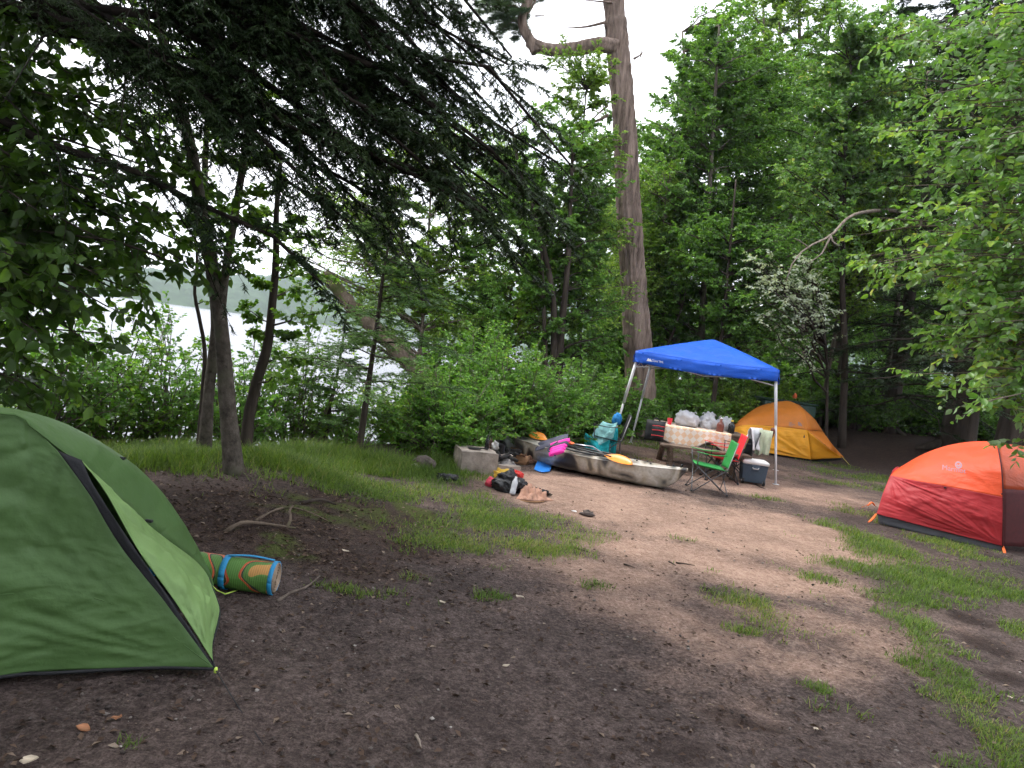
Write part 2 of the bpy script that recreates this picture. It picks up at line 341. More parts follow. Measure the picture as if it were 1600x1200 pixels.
# ------------------------------------------------------------------ lake
def make_lake():
    m, t, b, out = nodes('lake_water')
    b.inputs['Base Color'].default_value = (.09, .09, .12, 1); b.inputs['Roughness'].default_value = .22; b.inputs['IOR'].default_value = 1.33; b.inputs['Specular IOR Level'].default_value = .5
    tcn = N(t, 'ShaderNodeTexCoord'); mp = N(t, 'ShaderNodeMapping', {'Vector': tcn.outputs['Object'], 'Scale': (.5, 1.3, 1), 'Rotation': (0, 0, .4)})
    n1 = N(t, 'ShaderNodeTexNoise', {'Vector': mp.outputs[0], 'Scale': 1.1, 'Detail': 8, 'Roughness': .7})
    n2 = N(t, 'ShaderNodeTexNoise', {'Vector': mp.outputs[0], 'Scale': .12, 'Detail': 4})
    ad = N(t, 'ShaderNodeMath', {0: n1.outputs['Fac'], 1: n2.outputs['Fac']}, operation='ADD')
    bp = N(t, 'ShaderNodeBump', {'Height': ad.outputs[0], 'Strength': .35, 'Distance': .10}); t.links.new(bp.outputs[0], b.inputs['Normal'])
    s = MB(); a = np.concatenate([np.linspace(-1700, -120, 24), np.linspace(-100, 100, 60), np.linspace(120, 1700, 24)])
    X, Y = np.meshgrid(a, a + 40); s.grid(np.stack([X, Y, np.full_like(X, WATER_Z)], -1))
    o = s.build('lake', m); tag(o, 'pale rippled lake water reflecting the bright sky', 'lake', kind='structure')
make_lake()

def make_hills():
    s = MB(); az = np.linspace(-110, 75, 900) * math.pi / 180; d = np.linspace(0, 1, 26)
    A, D = np.meshgrid(az, d); RR = 900 + 420 * D + 60 * np.sin(A * 5 + 1)
    base = 78 + 26 * np.sin(A * 3.1 + .6) + 16 * np.sin(A * 7.3 + 2)
    Hh = base * np.sin(np.clip(D * 1.05, 0, 1) * math.pi / 2) ** 1.1 + 9 * (fbm(A * 220, D * 30, 3) + .5) * (D > .01) - 3.2
    Hh[0] = -4
    X = RR * np.sin(A); Y = RR * np.cos(A); s.grid(np.stack([X, Y, Hh], -1)[::-1])
    m = mat('far_forest', (.040, .068, .030), .95, .5, .06, .6, spec=.05)
    o = s.build('hills', m, smooth=False); tag(o, 'wooded hills along the far shore of the lake', 'hills', kind='structure')
make_hills()

# ------------------------------------------------------------------ leaf building blocks
TPL = {
    'leaf': (np.array([[0, 0, 0], [.45, .5, .10], [1, 0, -.12], [.45, -.5, .10]]), np.array([[0, 1, 2], [0, 2, 3]])),
    'oval': (np.array([[0, 0, 0], [.2, .34, .07], [.58, .42, .05], [1, 0, -.16], [.58, -.42, .05], [.2, -.34, .07]]), np.array([[0, 1, 2, 3], [0, 3, 4, 5]])),
    'needle': (np.array([[0, .12, 0], [1, 0, -.05], [0, -.12, 0]]), np.array([[0, 1, 2]])),
    'blade': (np.array([[0, .5, 0], [.55, .35, .1], [1, 0, .38], [.55, -.35, .1], [0, -.5, 0]]), np.array([[0, 1, 3, 4]])),
}
def leaf_geo(P, L, Nn, size, wr, kind):
    L = nrm(L); W = nrm(np.cross(L, Nn)); Nn = np.cross(W, L); tv, tf = TPL[kind]; n = len(P); size = np.broadcast_to(np.asarray(size, float), (n,))[:, None, None]
    V = P[:, None, :] + size * (tv[None, :, 0:1] * L[:, None] + wr * tv[None, :, 1:2] * W[:, None] + tv[None, :, 2:3] * Nn[:, None])
    F = tf[None] + (np.arange(n) * len(tv))[:, None, None]
    return V.reshape(-1, 3), F.reshape(-1, tf.shape[1]), len(tf)
def add_leaves(mb, P, L, Nn, size, wr, kind, rnd):
    V, F, k = leaf_geo(P, L, Nn, size, wr, kind); mb.add(V, F); mb.rn.append(np.repeat(rnd, k))
    if kind == 'blade':
        n = len(P); F2 = np.array([[1, 2, 3]])[None] + (np.arange(n) * 5)[:, None, None]
        mb.F.append(F2.reshape(-1, 3) + mb.n - len(V)); mb.rn.append(rnd)

# ------------------------------------------------------------------ grass, litter, pebbles
def scatter(n, rng, rmin, rmax, a0=-44, a1=42):
    r = np.exp(rng.uniform(math.log(rmin), math.log(rmax), n)) if rmin > 0 else rng.uniform(0, rmax, n)
    a = np.radians(rng.uniform(a0, a1, n)); return r * np.sin(a), r * np.cos(a)
M_GRASS = leaf_mat('grass_blades', [(0, (.05, .095, .014)), (.5, (.115, .195, .028)), (.82, (.18, .25, .045)), (1, (.30, .26, .12))], trans=.4, rough=.55, tboost=1.3)
def make_grass():
    rng = np.random.default_rng(3)
    x, y = scatter(2300000, rng, 2.0, 19); g = gmask(x, y); tall = bsum(TALL, x, y); bk = bank(x, y)
    keep = (rng.random(len(x)) < np.clip(g * 1.15 - .1, 0, 1) ** 1.2 * (.5 + .5 * np.clip(tall, 0, 1))) & (bk < 3.5)
    tb, tf = np.array([gr(1372, 818)[:2], gr(1565, 862)[:2]]), None
    x, y, tall = x[keep], y[keep], tall[keep]; n = len(x)
    z = H(x, y) - .004; P = np.stack([x, y, z], -1)
    hgt = (.024 + .042 * rng.random(n)) * (1 + .4 * fbm(x * 3, y * 3, 2)) + tall * (.05 + .22 * rng.random(n) ** 1.6)
    az = rng.uniform(0, 2 * math.pi, n); lean = rng.uniform(.1, .75, n)
    L = np.stack([np.cos(az) * lean, np.sin(az) * lean, np.ones(n)], -1); Nn = np.stack([-np.cos(az), -np.sin(az), lean], -1) * -1
    rnd = np.clip(.47 - .20 * np.clip(tall, 0, 1) + .5 * fbm(x * 1.3, y * 1.3, 3) + .24 * rng.standard_normal(n), 0, 1)
    s = MB(); wr = .0036 * (1 + np.hypot(x, y) / 9) / np.maximum(hgt, .02)
    L_ = nrm(L); W = nrm(np.cross(L_, Nn)); N2 = np.cross(W, L_); tv = TPL['blade'][0]
    V = P[:, None] + hgt[:, None, None] * (tv[None, :, 0:1] * L_[:, None] + wr[:, None, None] * tv[None, :, 1:2] * W[:, None] + tv[None, :, 2:3] * N2[:, None])
    i = (np.arange(n) * 5)[:, None]
    s.add(V.reshape(-1, 3), i + np.array([[0, 1, 3, 4]])); s.F.append(i + np.array([[1, 2, 3]])); s.rn = [rnd, rnd]
    o = s.build('grass', M_GRASS, smooth=False); tag(o, 'green grass in patches on the bare soil and along the bank', 'grass', kind='stuff')
make_grass()
def make_litter():
    rng = np.random.default_rng(5)
    x, y = scatter(110000, rng, 1.9, 17); lm = bsum(LIT, x, y) + .13 * np.clip(1 - 1.1 * bsum(SAND, x, y), .12, 1) + .35 * sstep(.1, .4, bsum(SAND, x, y)) * .0
    k = (rng.random(len(x)) < np.clip(lm, 0, 1) * .8 * np.clip(fbm(x * 1.1, y * 1.1, 3) + .8, .1, 1)) & (bank(x, y) < 1)
    x, y = x[k], y[k]; n = len(x); az = rng.uniform(0, 6.28, n)
    L = np.stack([np.cos(az), np.sin(az), rng.normal(0, .22, n)], -1); Nn = np.stack([rng.normal(0, .35, n), rng.normal(0, .35, n), np.ones(n)], -1)
    s = MB(); add_leaves(s, np.stack([x, y, H(x, y) + .010], -1), L, Nn, rng.uniform(.012, .05, n), .5, 'leaf', rng.random(n))
    m = leaf_mat('dead_leaves', [(0, (.03, .019, .014)), (.6, (.062, .040, .030)), (.9, (.12, .08, .06)), (1, (.24, .19, .15))], trans=.08, rough=.85, spec=.15)
    o = s.build('leaf_litter', m, smooth=False); tag(o, 'brown dead leaves and bark scraps strewn over the soil', 'leaf litter', kind='stuff')
    # pebbles and crumbs of soil
    x, y = scatter(24000, rng, 1.6, 13); k = rng.random(len(x)) < np.clip(.35 + fbm(x * .9 + 4, y * .9, 3), .05, 1) * np.clip(1.2 - gmask(x, y), 0, 1) * .8 * np.clip(1 - .8 * bsum(SAND, x, y), .1, 1)
    x, y = x[k], y[k]; n = len(x); r = .0028 + .013 * rng.random(n) ** 4
    oc = np.array([[1, 0, 0], [0, 1, 0], [-1, 0, 0], [0, -1, 0], [0, 0, .7], [0, 0, -.7]]); tri = np.array([[0, 1, 4], [1, 2, 4], [2, 3, 4], [3, 0, 4], [1, 0, 5], [2, 1, 5], [3, 2, 5], [0, 3, 5]])
    V = oc[None] * (r[:, None] * rng.uniform(.6, 1.4, (n, 6)))[:, :, None]; a = rng.uniform(0, 6.28, n); ca, sa = np.cos(a)[:, None], np.sin(a)[:, None]
    V = np.stack([V[..., 0] * ca - V[..., 1] * sa, V[..., 0] * sa + V[..., 1] * ca, V[..., 2]], -1) + np.stack([x, y, H(x, y) + .006], -1)[:, None]
    s = MB(); s.add(V.reshape(-1, 3), (tri[None] + (np.arange(n) * 6)[:, None, None]).reshape(-1, 3)); s.rn = [np.repeat(rng.random(n), 8)]
    m = leaf_mat('pebble_stone', [(0, (.03, .024, .022)), (.6, (.10, .082, .074)), (.92, (.20, .175, .16)), (1, (.40, .37, .34))], trans=0., rough=.9, spec=.2)
    o = s.build('pebbles', m); tag(o, 'small pebbles and soil crumbs on the bare ground', 'pebbles', kind='stuff')
make_litter()
# ================================================================== trees
ZV = np.array([0, 0, 1.0])
def shoots(P, D, Ln, dr, n, ang, lenf, rng, t0=.15, flat=.0, taper=.65, spread=.18):
    m = len(P); t = t0 + (1 - t0) * (np.arange(n)[None] + rng.random((m, n))) / n
    s = (t * Ln[:, None]); base = P[:, None] + D[:, None] * s[..., None] - ZV * (dr[:, None] * s ** 2)[..., None]
    dd = nrm(D[:, None] - ZV * (2 * dr[:, None] * s)[..., None])
    side = nrm(np.cross(dd, ZV + rng.normal(0, .12, dd.shape))); sg = np.where((np.arange(n)[None] + rng.integers(0, 2, (m, 1))) % 2, 1., -1.)
    a = ang * rng.uniform(.75, 1.2, (m, n))
    d = dd * np.cos(a)[..., None] + side * (sg * np.sin(a))[..., None] + rng.normal(0, spread, dd.shape); d[..., 2] -= flat; d = nrm(d)
    ln = Ln[:, None] * lenf * (1.06 - taper * (t - t0) / (1 - t0)) * rng.uniform(.65, 1.25, (m, n))
    return base.reshape(-1, 3), d.reshape(-1, 3), ln.ravel(), np.repeat(np.arange(m), n)
def twig_geo(mb, P, D, Ln, dr, r):
    A = nrm(np.cross(D, ZV + 1e-3)); B = np.cross(D, A); rows = []
    for s, k in ((0, 1.), (.5, .7), (1., .25)):
        c = P + D * (Ln * s)[:, None] - ZV * (dr * (Ln * s) ** 2)[:, None]; rr = (r * k)[:, None]
        for a in (0, 2.094, 4.189): rows.append(c + rr * (A * math.cos(a) + B * math.sin(a)))
    V = np.stack(rows, 1); f = np.array([[i * 3 + j, i * 3 + (j + 1) % 3, i * 3 + 3 + (j + 1) % 3, i * 3 + 3 + j] for i in range(2) for j in range(3)])
    mb.add(V.reshape(-1, 3), (f[None] + (np.arange(len(P)) * 9)[:, None, None]).reshape(-1, 4))
def sub_geo(mb, P, D, Ln, r):
    A = nrm(np.cross(D, ZV + 1e-3)) * r; V = np.stack([P + A, P - A, P + D * Ln[:, None] - ZV * (.3 * Ln ** 2)[:, None]], 1)
    mb.add(V.reshape(-1, 3), np.arange(len(P) * 3).reshape(-1, 3))
def bez(S, E, lift, n=7):
    S = np.asarray(S, float); E = np.asarray(E, float); M = (S + E) / 2 + ZV * lift; t = np.linspace(0, 1, n)[:, None]
    return S * (1 - t) ** 2 + 2 * M * t * (1 - t) + E * t * t

class Tree:
    def __init__(s, seed): s.w = MB(); s.c = MB(); s.rng = np.random.default_rng(seed); s.big = []
    def stem(s, pts, r0, r1, n=9, seg=4, wob=.0, flare=0., ridge=0.):
        q = cat_rom(pts, max(len(pts) * seg, 6)); m = len(q); r = np.linspace(r0, r1, m)
        if wob: q = q + s.rng.normal(0, wob, q.shape) * np.linspace(0, 1, m)[:, None]
        r = r * (1 + s.rng.normal(0, .03, m))
        if flare: r = r * (1 + flare * np.exp(-np.arange(m) / (m * .06)))
        mult = None
        if ridge:
            aa = np.arange(n) / n; L = np.arange(m)[:, None]
            mult = 1 + ridge * (np.abs(vnoise(np.cos(aa * 6.283)[None] * n * .13 + 40 + L * .025, np.sin(aa * 6.283)[None] * n * .13 + 40 + L * .012)) * 4 - 1) + .05 * vnoise(aa[None] * 0 + L * .3, np.cos(aa * 6.283)[None] * 1.5 + 9)
        s.w.tube(q, r, n, mult=mult); return q
    def boughs(s, SE, kind='broad', lift=.15, r=.02, **k):
        rng = s.rng; P = []; D = []; Ln = []; tone = []
        g = dict(ntw=10, t0=.25, ang=.9, tl=.32, nlf=11, size=.075, wr=.75, droop=.25, tpl='leaf', nsub=0, subf=.38, jit=.25, nmul=1.0, down=.25, chaos=.42 if kind == 'broad' else .16, roll=.75 if kind == 'broad' else .15); g.update(k)
        for S, E in SE:
            L = float(np.linalg.norm(np.asarray(E) - np.asarray(S))); pth = bez(S, E, lift * L * rng.uniform(.5, 1.3)); pth[1:-1] += rng.normal(0, .02 * L, pth[1:-1].shape)
            rr = min(r, .012 * L + .004); s.w.tube(pth, np.linspace(rr, rr * .22, 7), 5, cap=False)
            t = np.linspace(g['t0'], 1, g['ntw']) + rng.uniform(-.03, .03, g['ntw']); t = np.clip(t, 0, .999) * 6; i = t.astype(int); f = (t - i)[:, None]
            p = pth[i] * (1 - f) + pth[i + 1] * f; d = nrm(pth[i + 1] - pth[i]); side = nrm(np.cross(d, ZV)); ro = rng.normal(0, g['roll'], (g['ntw'], 1)); side = side * np.cos(ro) + np.cross(side, d) * np.sin(ro)
            sg = np.where(np.arange(g['ntw']) % 2, 1., -1.)[:, None]; a = (g['ang'] * rng.uniform(.7, 1.2, g['ntw']))[:, None]; a[-1] *= .1
            dd = nrm(d * np.cos(a) + side * sg * np.sin(a) + rng.normal(0, g['chaos'], d.shape)); tt = (t / 6 - g['t0']) / (1 - g['t0'])
            P.append(p); D.append(dd); Ln.append(min(L, 3.2) * g['tl'] * (1.1 - .6 * tt) * rng.uniform(.6, 1.25, g['ntw'])); tone.append(np.full(g['ntw'], rng.normal(0, .14)))
        P, D, Ln, tone = np.concatenate(P), np.concatenate(D), np.concatenate(Ln), np.concatenate(tone)
        dr = np.full(len(P), g['droop']) * rng.uniform(.5, 1.5, len(P))
        if k.get('thin'): sub_geo(s.w, P, D, Ln, .006)
        else: twig_geo(s.w, P, D, Ln, dr, np.clip(.010 * Ln, .002, .012))
        if g['nsub']:
            p2, d2, l2, ix = shoots(P, D, Ln, dr, g['nsub'], .85, g['subf'], rng, .1, .05); P2 = np.concatenate([p2, P]); D2 = np.concatenate([d2, D]); L2 = np.concatenate([l2, Ln]); T2 = np.concatenate([tone[ix], tone])
            sub_geo(s.w, p2, d2, l2, .0022); d3 = np.concatenate([np.full(len(p2), .35), dr])
        else: P2, D2, L2, T2, d3 = P, D, Ln, tone, dr
        n = g['nlf']; p, d, l, ix = shoots(P2, D2, L2, d3, n, 1.0, .1, rng, .12 if kind == 'broad' else .02, g['down'], 0, g['jit'])
        if kind == 'broad':
            Nn = ZV * .7 + rng.normal(0, .7, p.shape); sz = g['size'] * rng.uniform(.55, 1.2, len(p)); rnd = .46 + T2[ix] + .2 * rng.standard_normal(len(p))
            s.last = (p, d, Nn, sz, np.clip(rnd, 0, 1)); s.lk = (g['wr'], g['tpl'])
            if k.get('hold'): return
            add_leaves(s.c, p, d, Nn, sz, g['wr'], g['tpl'], np.clip(rnd, 0, 1))
        else:
            Nn = ZV + rng.normal(0, .5, p.shape); sz = g['size'] * rng.uniform(.7, 1.25, len(p))
            add_leaves(s.c, p, d, Nn, sz, g['wr'], 'needle', np.clip(.45 + T2[ix] + .16 * rng.standard_normal(len(p)), 0, 1))
    def finish(s, name, base, label, cat, bark, leaf, group=None):
        o = thing(name, base, label, cat, group); s.w.build('trunk', bark, o)
        if s.c.V: s.c.build('crown', leaf, o, smooth=False)
        s.o = o; return o
def stem_at(q, z):
    return q[int(np.argmin(np.abs(q[:, 2] - z)))]
def ell_ends(rng, ell, n):
    out = []; w = np.array([e[1][0] * e[1][1] * e[1][2] for e in ell]); w = w / w.sum()
    for _ in range(n):
        c, r = ell[rng.choice(len(ell), p=w)]; d = nrm(rng.standard_normal(3)); out.append(np.asarray(c) + d * np.asarray(r) * rng.random() ** .45)
    return out
def auto_se(rng, q, ends, rise=.45):
    SE = []
    for e in ends:
        k = np.linalg.norm(q[:, :2] - e[:2], axis=1); zt = e[2] - rise * k; i = int(np.argmin(np.abs(q[:, 2] - zt) + .5 * k)); SE.append((q[i], e))
    return SE

BK_DARK = bark_mat('dark_bark', (.022, .017, .014), (.085, .068, .056), 7)
BK_HEM = bark_mat('hemlock_bark', (.010, .008, .007), (.040, .031, .026), 7)
BK_BIRCH = bark_mat('birch_bark', (.028, .022, .018), (.16, .138, .115), 11, (1, 1, .8), .9, moss=(.11, .11, .075))
BK_PINE = bark_mat('pine_bark', (.045, .032, .026), (.31, .235, .195), 10, (1, 1, .055), 1.0)
BK_GREY = bark_mat('grey_bark', (.07, .055, .045), (.22, .18, .15), 8, (1, 1, .3))
BK_DEAD = bark_mat('weathered_wood', (.12, .095, .075), (.36, .30, .25), 9, (1, 1, .3))
BK_MOSS = bark_mat('mossy_bark', (.06, .045, .035), (.22, .17, .13), 6, (1, 1, .4), 1., moss=(.06, .085, .02))
LF_BEECH = leaf_mat('beech_leaf', [(0, (0.027, 0.064, 0.010)), (.5, (0.058, 0.124, 0.016)), (1, (0.117, 0.216, 0.029))], (.06, .095, .035), .45, .4)
LF_BIRCH = leaf_mat('birch_leaf', [(0, (0.047, 0.104, 0.016)), (.5, (0.101, 0.206, 0.027)), (1, (0.202, 0.329, 0.051))], None, .4)
LF_ALDER = leaf_mat('alder_leaf', [(0, (0.058, 0.132, 0.023)), (.5, (0.118, 0.254, 0.043)), (1, (0.228, 0.403, 0.078))], (.10, .15, .07), .38)
LF_LIGHT = leaf_mat('light_leaf', [(0, (0.085, 0.160, 0.023)), (.5, (0.178, 0.310, 0.044)), (1, (0.337, 0.470, 0.075))], (.13, .18, .07), .4)
LF_SHRUB = leaf_mat('shrub_leaf', [(0, (0.052, 0.131, 0.019)), (.5, (0.111, 0.254, 0.035)), (.9, (0.194, 0.370, 0.057)), (1, (0.332, 0.447, 0.061))], (.12, .19, .07), .38)
LF_MAPLE = leaf_mat('maple_leaf', [(0, (0.062, 0.150, 0.030)), (.5, (0.127, 0.264, 0.046)), (.88, (0.227, 0.357, 0.056)), (1, (0.371, 0.394, 0.063))], (.25, .35, .19), .36, .38, .35)
LF_PALE = leaf_mat('pale_leaf', [(0, (.20, .26, .16)), (.5, (.42, .48, .36)), (1, (.62, .68, .56))], (.55, .60, .50), .3)
LF_HEM = leaf_mat('hemlock_needle', [(0, (0.013, 0.026, 0.012)), (.5, (0.024, 0.046, 0.018)), (1, (0.046, 0.077, 0.024))], None, .2, .5, .25)
LF_HEMG = leaf_mat('young_hemlock_needle', [(0, (0.043, 0.104, 0.027)), (.5, (0.085, 0.177, 0.043)), (1, (0.159, 0.282, 0.056))], (.08, .12, .07), .25, .5)
LF_PINE = leaf_mat('pine_needle', [(0, (0.049, 0.089, 0.056)), (.5, (0.089, 0.145, 0.089)), (1, (0.161, 0.226, 0.112))], None, .25)

def gz(p): return np.array([p[0], p[1], float(H(p[0], p[1]))])
def shift(L, y): return [at(u, v, y) for u, v in L]

# ---- overhanging hemlock left of the clearing: its boughs cross the upper left of the view and shade the foreground
def overhang_hemlock():
    T = Tree(21); b = gz((-4.4, 5.0)); q = T.stem([b - ZV * .2, b + [.05, .1, 4], b + [0, 0, 9], b + [.1, 0, 15]], .24, .05, 12, 5, flare=.4)
    ends = [(872, 255, 6.4), (866, 345, 6.2), (812, 372, 6.0), (735, 318, 5.8), (845, 180, 6.8), (800, 90, 6.6), (712, 40, 6.4), (655, 210, 5.6), (565, 250, 5.4), (505, 445, 5.4), (545, 345, 5.6), (625, 330, 5.9), (770, 240, 6.0), (610, 90, 6.0), (480, 120, 5.6), (520, 20, 6.2), (350, 70, 5.5), (330, 160, 5.0), (690, 130, 6.1), (740, 170, 6.4), (590, 170, 5.8), (460, 30, 5.8), (660, 30, 6.8), (830, 290, 6.6), (690, 250, 6.1)]
    ends = ends + [(u + T.rng.normal(0, 35), v + T.rng.normal(0, 28), y + T.rng.uniform(-.3, .7)) for u, v, y in ends if u > 540]
    SE = []
    for u, v, y in ends:
        e = at(u, v, y); L = np.linalg.norm(e[:2] - b[:2]); SE.append((stem_at(q, e[2] + .30 * L + .25), e))
    T.boughs(SE, 'hem', .10, .045, ntw=18, t0=.3, ang=.85, tl=.27, nsub=15, subf=.34, nlf=20, size=.043, wr=1.1, droop=.55, down=.3, chaos=.25)
    SE = []; rng = T.rng
    for i in range(34):
        a = rng.uniform(0, 6.28); z = rng.uniform(4.6, 13); L = (4.9 - .26 * z + .9) * rng.uniform(.8, 1.1)
        e = b + [math.cos(a) * L, math.sin(a) * L, z - .22 * L]
        if e[1] > 1.2 and e[2] < 1.9 + .62 * e[1] and e[0] > -4.5: continue
        SE.append((stem_at(q, z), e))
    for ex, ey, ez in ((.3, 1.6, 5.0), (-.8, .6, 4.8), (-1.6, 2.0, 5.2), (-2.6, .6, 4.6), (-.1, 2.9, 5.7), (-1.4, 3.3, 5.6), (-.6, 1.8, 6.2), (-2.4, 1.8, 5.6), (.4, .4, 5.6)):
        SE.append((stem_at(q, ez + 1.2), np.array([ex, ey, ez])))
    T.boughs(SE, 'hem', .10, .045, ntw=20, t0=.2, ang=.8, tl=.26, nsub=7, subf=.42, nlf=9, size=.075, wr=1.6, droop=.25, down=.15)
    return T.finish('hemlock_tree', b, 'dark hemlock with long drooping boughs reaching over the green tent', 'tree', BK_HEM, LF_HEM)
HEMO = overhang_hemlock()

def single_leaves(T, parent, leaf, n=300):
    """the leaves that show largest become parts of their own"""
    p, d, Nn, sz, rnd = T.last; wr, tpl = T.lk
    rel = p - CAM; dep = rel @ FW; a = (rel @ RT) / dep; bb = (rel @ UPV) / dep
    inside = (dep > .5) & (np.abs(a) < .69) & (np.abs(bb) < .51); key = np.where(inside, sz / np.maximum(dep, .3), -1); ix = np.argsort(-key)[:n]
    ms = []
    for k in range(6):
        V, F, kk = leaf_geo(np.zeros((1, 3)), np.array([[1., 0, 0]]), np.array([[0, 0, 1.]]), 1.0, wr, tpl); me = mesh('leaf', V, [F]); me.materials.append(leaf)
        q = me.attributes.new('rnd', 'FLOAT', 'FACE'); q.data.foreach_set('value', np.full(len(F), .1 + .16 * k, np.float32)); ms.append(me)
    L = nrm(d); W = nrm(np.cross(L, Nn)); N3 = np.cross(W, L); off = PL[parent.name]
    for i in ix:
        o = bpy.data.objects.new('leaf', ms[int(min(rnd[i] * 6, 5))]); COL.objects.link(o); o.parent = parent; s_ = sz[i]
        M = Matrix(((L[i][0], W[i][0], N3[i][0], 0), (L[i][1], W[i][1], N3[i][1], 0), (L[i][2], W[i][2], N3[i][2], 0), (0, 0, 0, 1))) @ Matrix.Diagonal((s_, s_, s_, 1)); M.translation = Vector(p[i] - off)
        o.matrix_local = M
    keep = np.ones(len(p), bool); keep[ix] = False
    c = MB(); add_leaves(c, p[keep], d[keep], Nn[keep], sz[keep], wr, tpl, rnd[keep]); o = c.build('crown', leaf, parent, smooth=False); o['kind'] = 'stuff'

def left_beech():
    T = Tree(31); b = gz((-5.9, 6.0)); q = T.stem([b - ZV * .2, b + [.2, 0, 3], b + [.1, .1, 7], b + [0, 0, 11]], .16, .04, 10, 5, flare=.3)
    E = [(60, 330, 5.0), (130, 300, 5.2), (250, 335, 5.6), (300, 415, 6.0), (200, 425, 5.4), (100, 440, 5.0), (60, 520, 5.0), (150, 520, 5.4), (40, 600, 5.2), (110, 600, 5.6), (230, 460, 6.0), (20, 400, 4.7), (60, 205, 5.2), (150, 190, 5.6), (230, 220, 6.0), (30, 110, 5.0), (120, 60, 5.6), (210, 100, 6.), (320, 335, 6.2), (280, 280, 5.8), (50, 640, 5.6), (10, 480, 4.8), (170, 380, 5.2), (90, 380, 5.6), (250, 400, 5.2), (60, 20, 5.4), (170, 480, 5.0), (20, 260, 5.4), (100, 480, 5.6), (200, 350, 5.8), (30, 560, 5.4), (310, 240, 6.), (100, 110, 6), (20, 180, 5.8), (280, 60, 6.2)]
    SE = []
    E = E + [(u + T.rng.normal(0, 32), v + T.rng.normal(0, 32), y + T.rng.uniform(-.3, .9)) for u, v, y in E for _ in range(1)]
    for u, v, y in E:
        e = at(u, v, y); SE.append((stem_at(q, e[2] + .35), e))
    T.boughs(SE, 'broad', .10, .022, ntw=15, t0=.3, tl=.22, nlf=9, size=.11, wr=.68, droop=.35, tpl='oval', hold=True, jit=.3, down=.4)
    L = T.last; T.c.V = []
    o = T.finish('beech_tree', b, 'leafy beech with large dark green leaves hanging above the green tent', 'tree', BK_DARK, LF_BEECH)
    single_leaves(T, o, LF_BEECH)
    return o
left_beech()

# ---- trunks on the mossy mound
def mound_trees():
    T = Tree(41); y = 6.9; b = gz(gr(366, 738)); y = b[1]
    q = T.stem([b - ZV * .1] + shift([(364, 720), (356, 640), (350, 560), (343, 490), (326, 390), (312, 320), (300, 240), (275, 140), (250, 40), (235, -80), (225, -250)], y), .078, .03, 12, 3, flare=.4)
    f = T.stem(shift([(344, 500), (353, 420), (368, 330), (388, 200), (398, 90), (404, -60)], y), .045, .018, 8, 3)
    rng = T.rng; E = [at(u, v, y + rng.uniform(-.7, 1.)) for u, v in [(360, 330), (410, 300), (330, 300), (430, 240), (270, 250), (380, 250), (230, 180), (330, 120), (440, 150), (300, 60), (380, 60), (200, 60), (460, 60), (240, -40), (330, -60), (420, -60), (180, -80), (300, -180), (400, -180), (260, -280), (410, 350), (390, 380), (300, 350)]]
    T.boughs(auto_se(rng, np.concatenate([q[14:], f]), E, .3), 'broad', .1, .018, ntw=15, nlf=15, size=.068, wr=.72, tl=.32)
    T.finish('birch_tree', b, 'tall forked birch with pale bark leaning from the mossy mound', 'tree', BK_BIRCH, LF_BIRCH)
    T = Tree(42); b = gz(at(320, 700, 7.5)); q = T.stem([b - ZV * .1] + shift([(321, 690), (326, 615), (332, 565), (337, 500), (330, 420), (320, 330), (322, 220), (330, 100)], 7.5), .065, .02, 9, 3, flare=.3)
    E = [at(u, v, 7.5 + T.rng.uniform(-.5, .8)) for u, v in [(290, 250), (350, 200), (310, 150), (370, 120), (280, 80), (340, 30)]]
    T.boughs(auto_se(T.rng, q, E, .3), 'broad', .1, .015, ntw=13, nlf=12, size=.065)
    T.finish('birch_tree', b, 'slimmer birch trunk standing just behind the forked birch', 'tree', BK_BIRCH, LF_BIRCH)
    T = Tree(43); b = gz(at(384, 705, 7.7)); q = T.stem([b - ZV * .15] + shift([(385, 690), (390, 645), (403, 590), (418, 540), (426, 470), (431, 410), (432, 330), (440, 240)], 7.7), .07, .02, 9, 3, flare=.3)
    E = [at(u, v, 7.7 + T.rng.uniform(-.6, .9)) for u, v in [(470, 450), (500, 490), (460, 520), (400, 440), (380, 480), (450, 400), (480, 560), (510, 430), (430, 360), (470, 340), (400, 330), (440, 280), (500, 370), (395, 520), (460, 590)]]
    T.boughs(auto_se(T.rng, q, E, .25), 'broad', .1, .015, ntw=14, nlf=14, size=.068)
    T.finish('young_tree', b, 'slender dark-barked tree curving up beside the birches', 'tree', BK_DARK, LF_BIRCH)
    T = Tree(44); b = gz(at(311, 690, 7.9)); q = T.stem([b - ZV * .15] + shift([(312, 680), (317, 610), (320, 548), (311, 495), (304, 455), (308, 400), (300, 340)], 7.9), .032, .012, 7, 3)
    E = [at(u, v, 7.9 + T.rng.uniform(-.3, .5)) for u, v in [(340, 470), (280, 440), (330, 400), (290, 380), (300, 330)]]
    T.boughs(auto_se(T.rng, q, E, .2), 'broad', .05, .008, ntw=6, nlf=4, size=.05)
    T.finish('sapling', b, 'thin crooked sapling with few leaves behind the birches', 'sapling', BK_DARK, LF_BIRCH)
mound_trees()

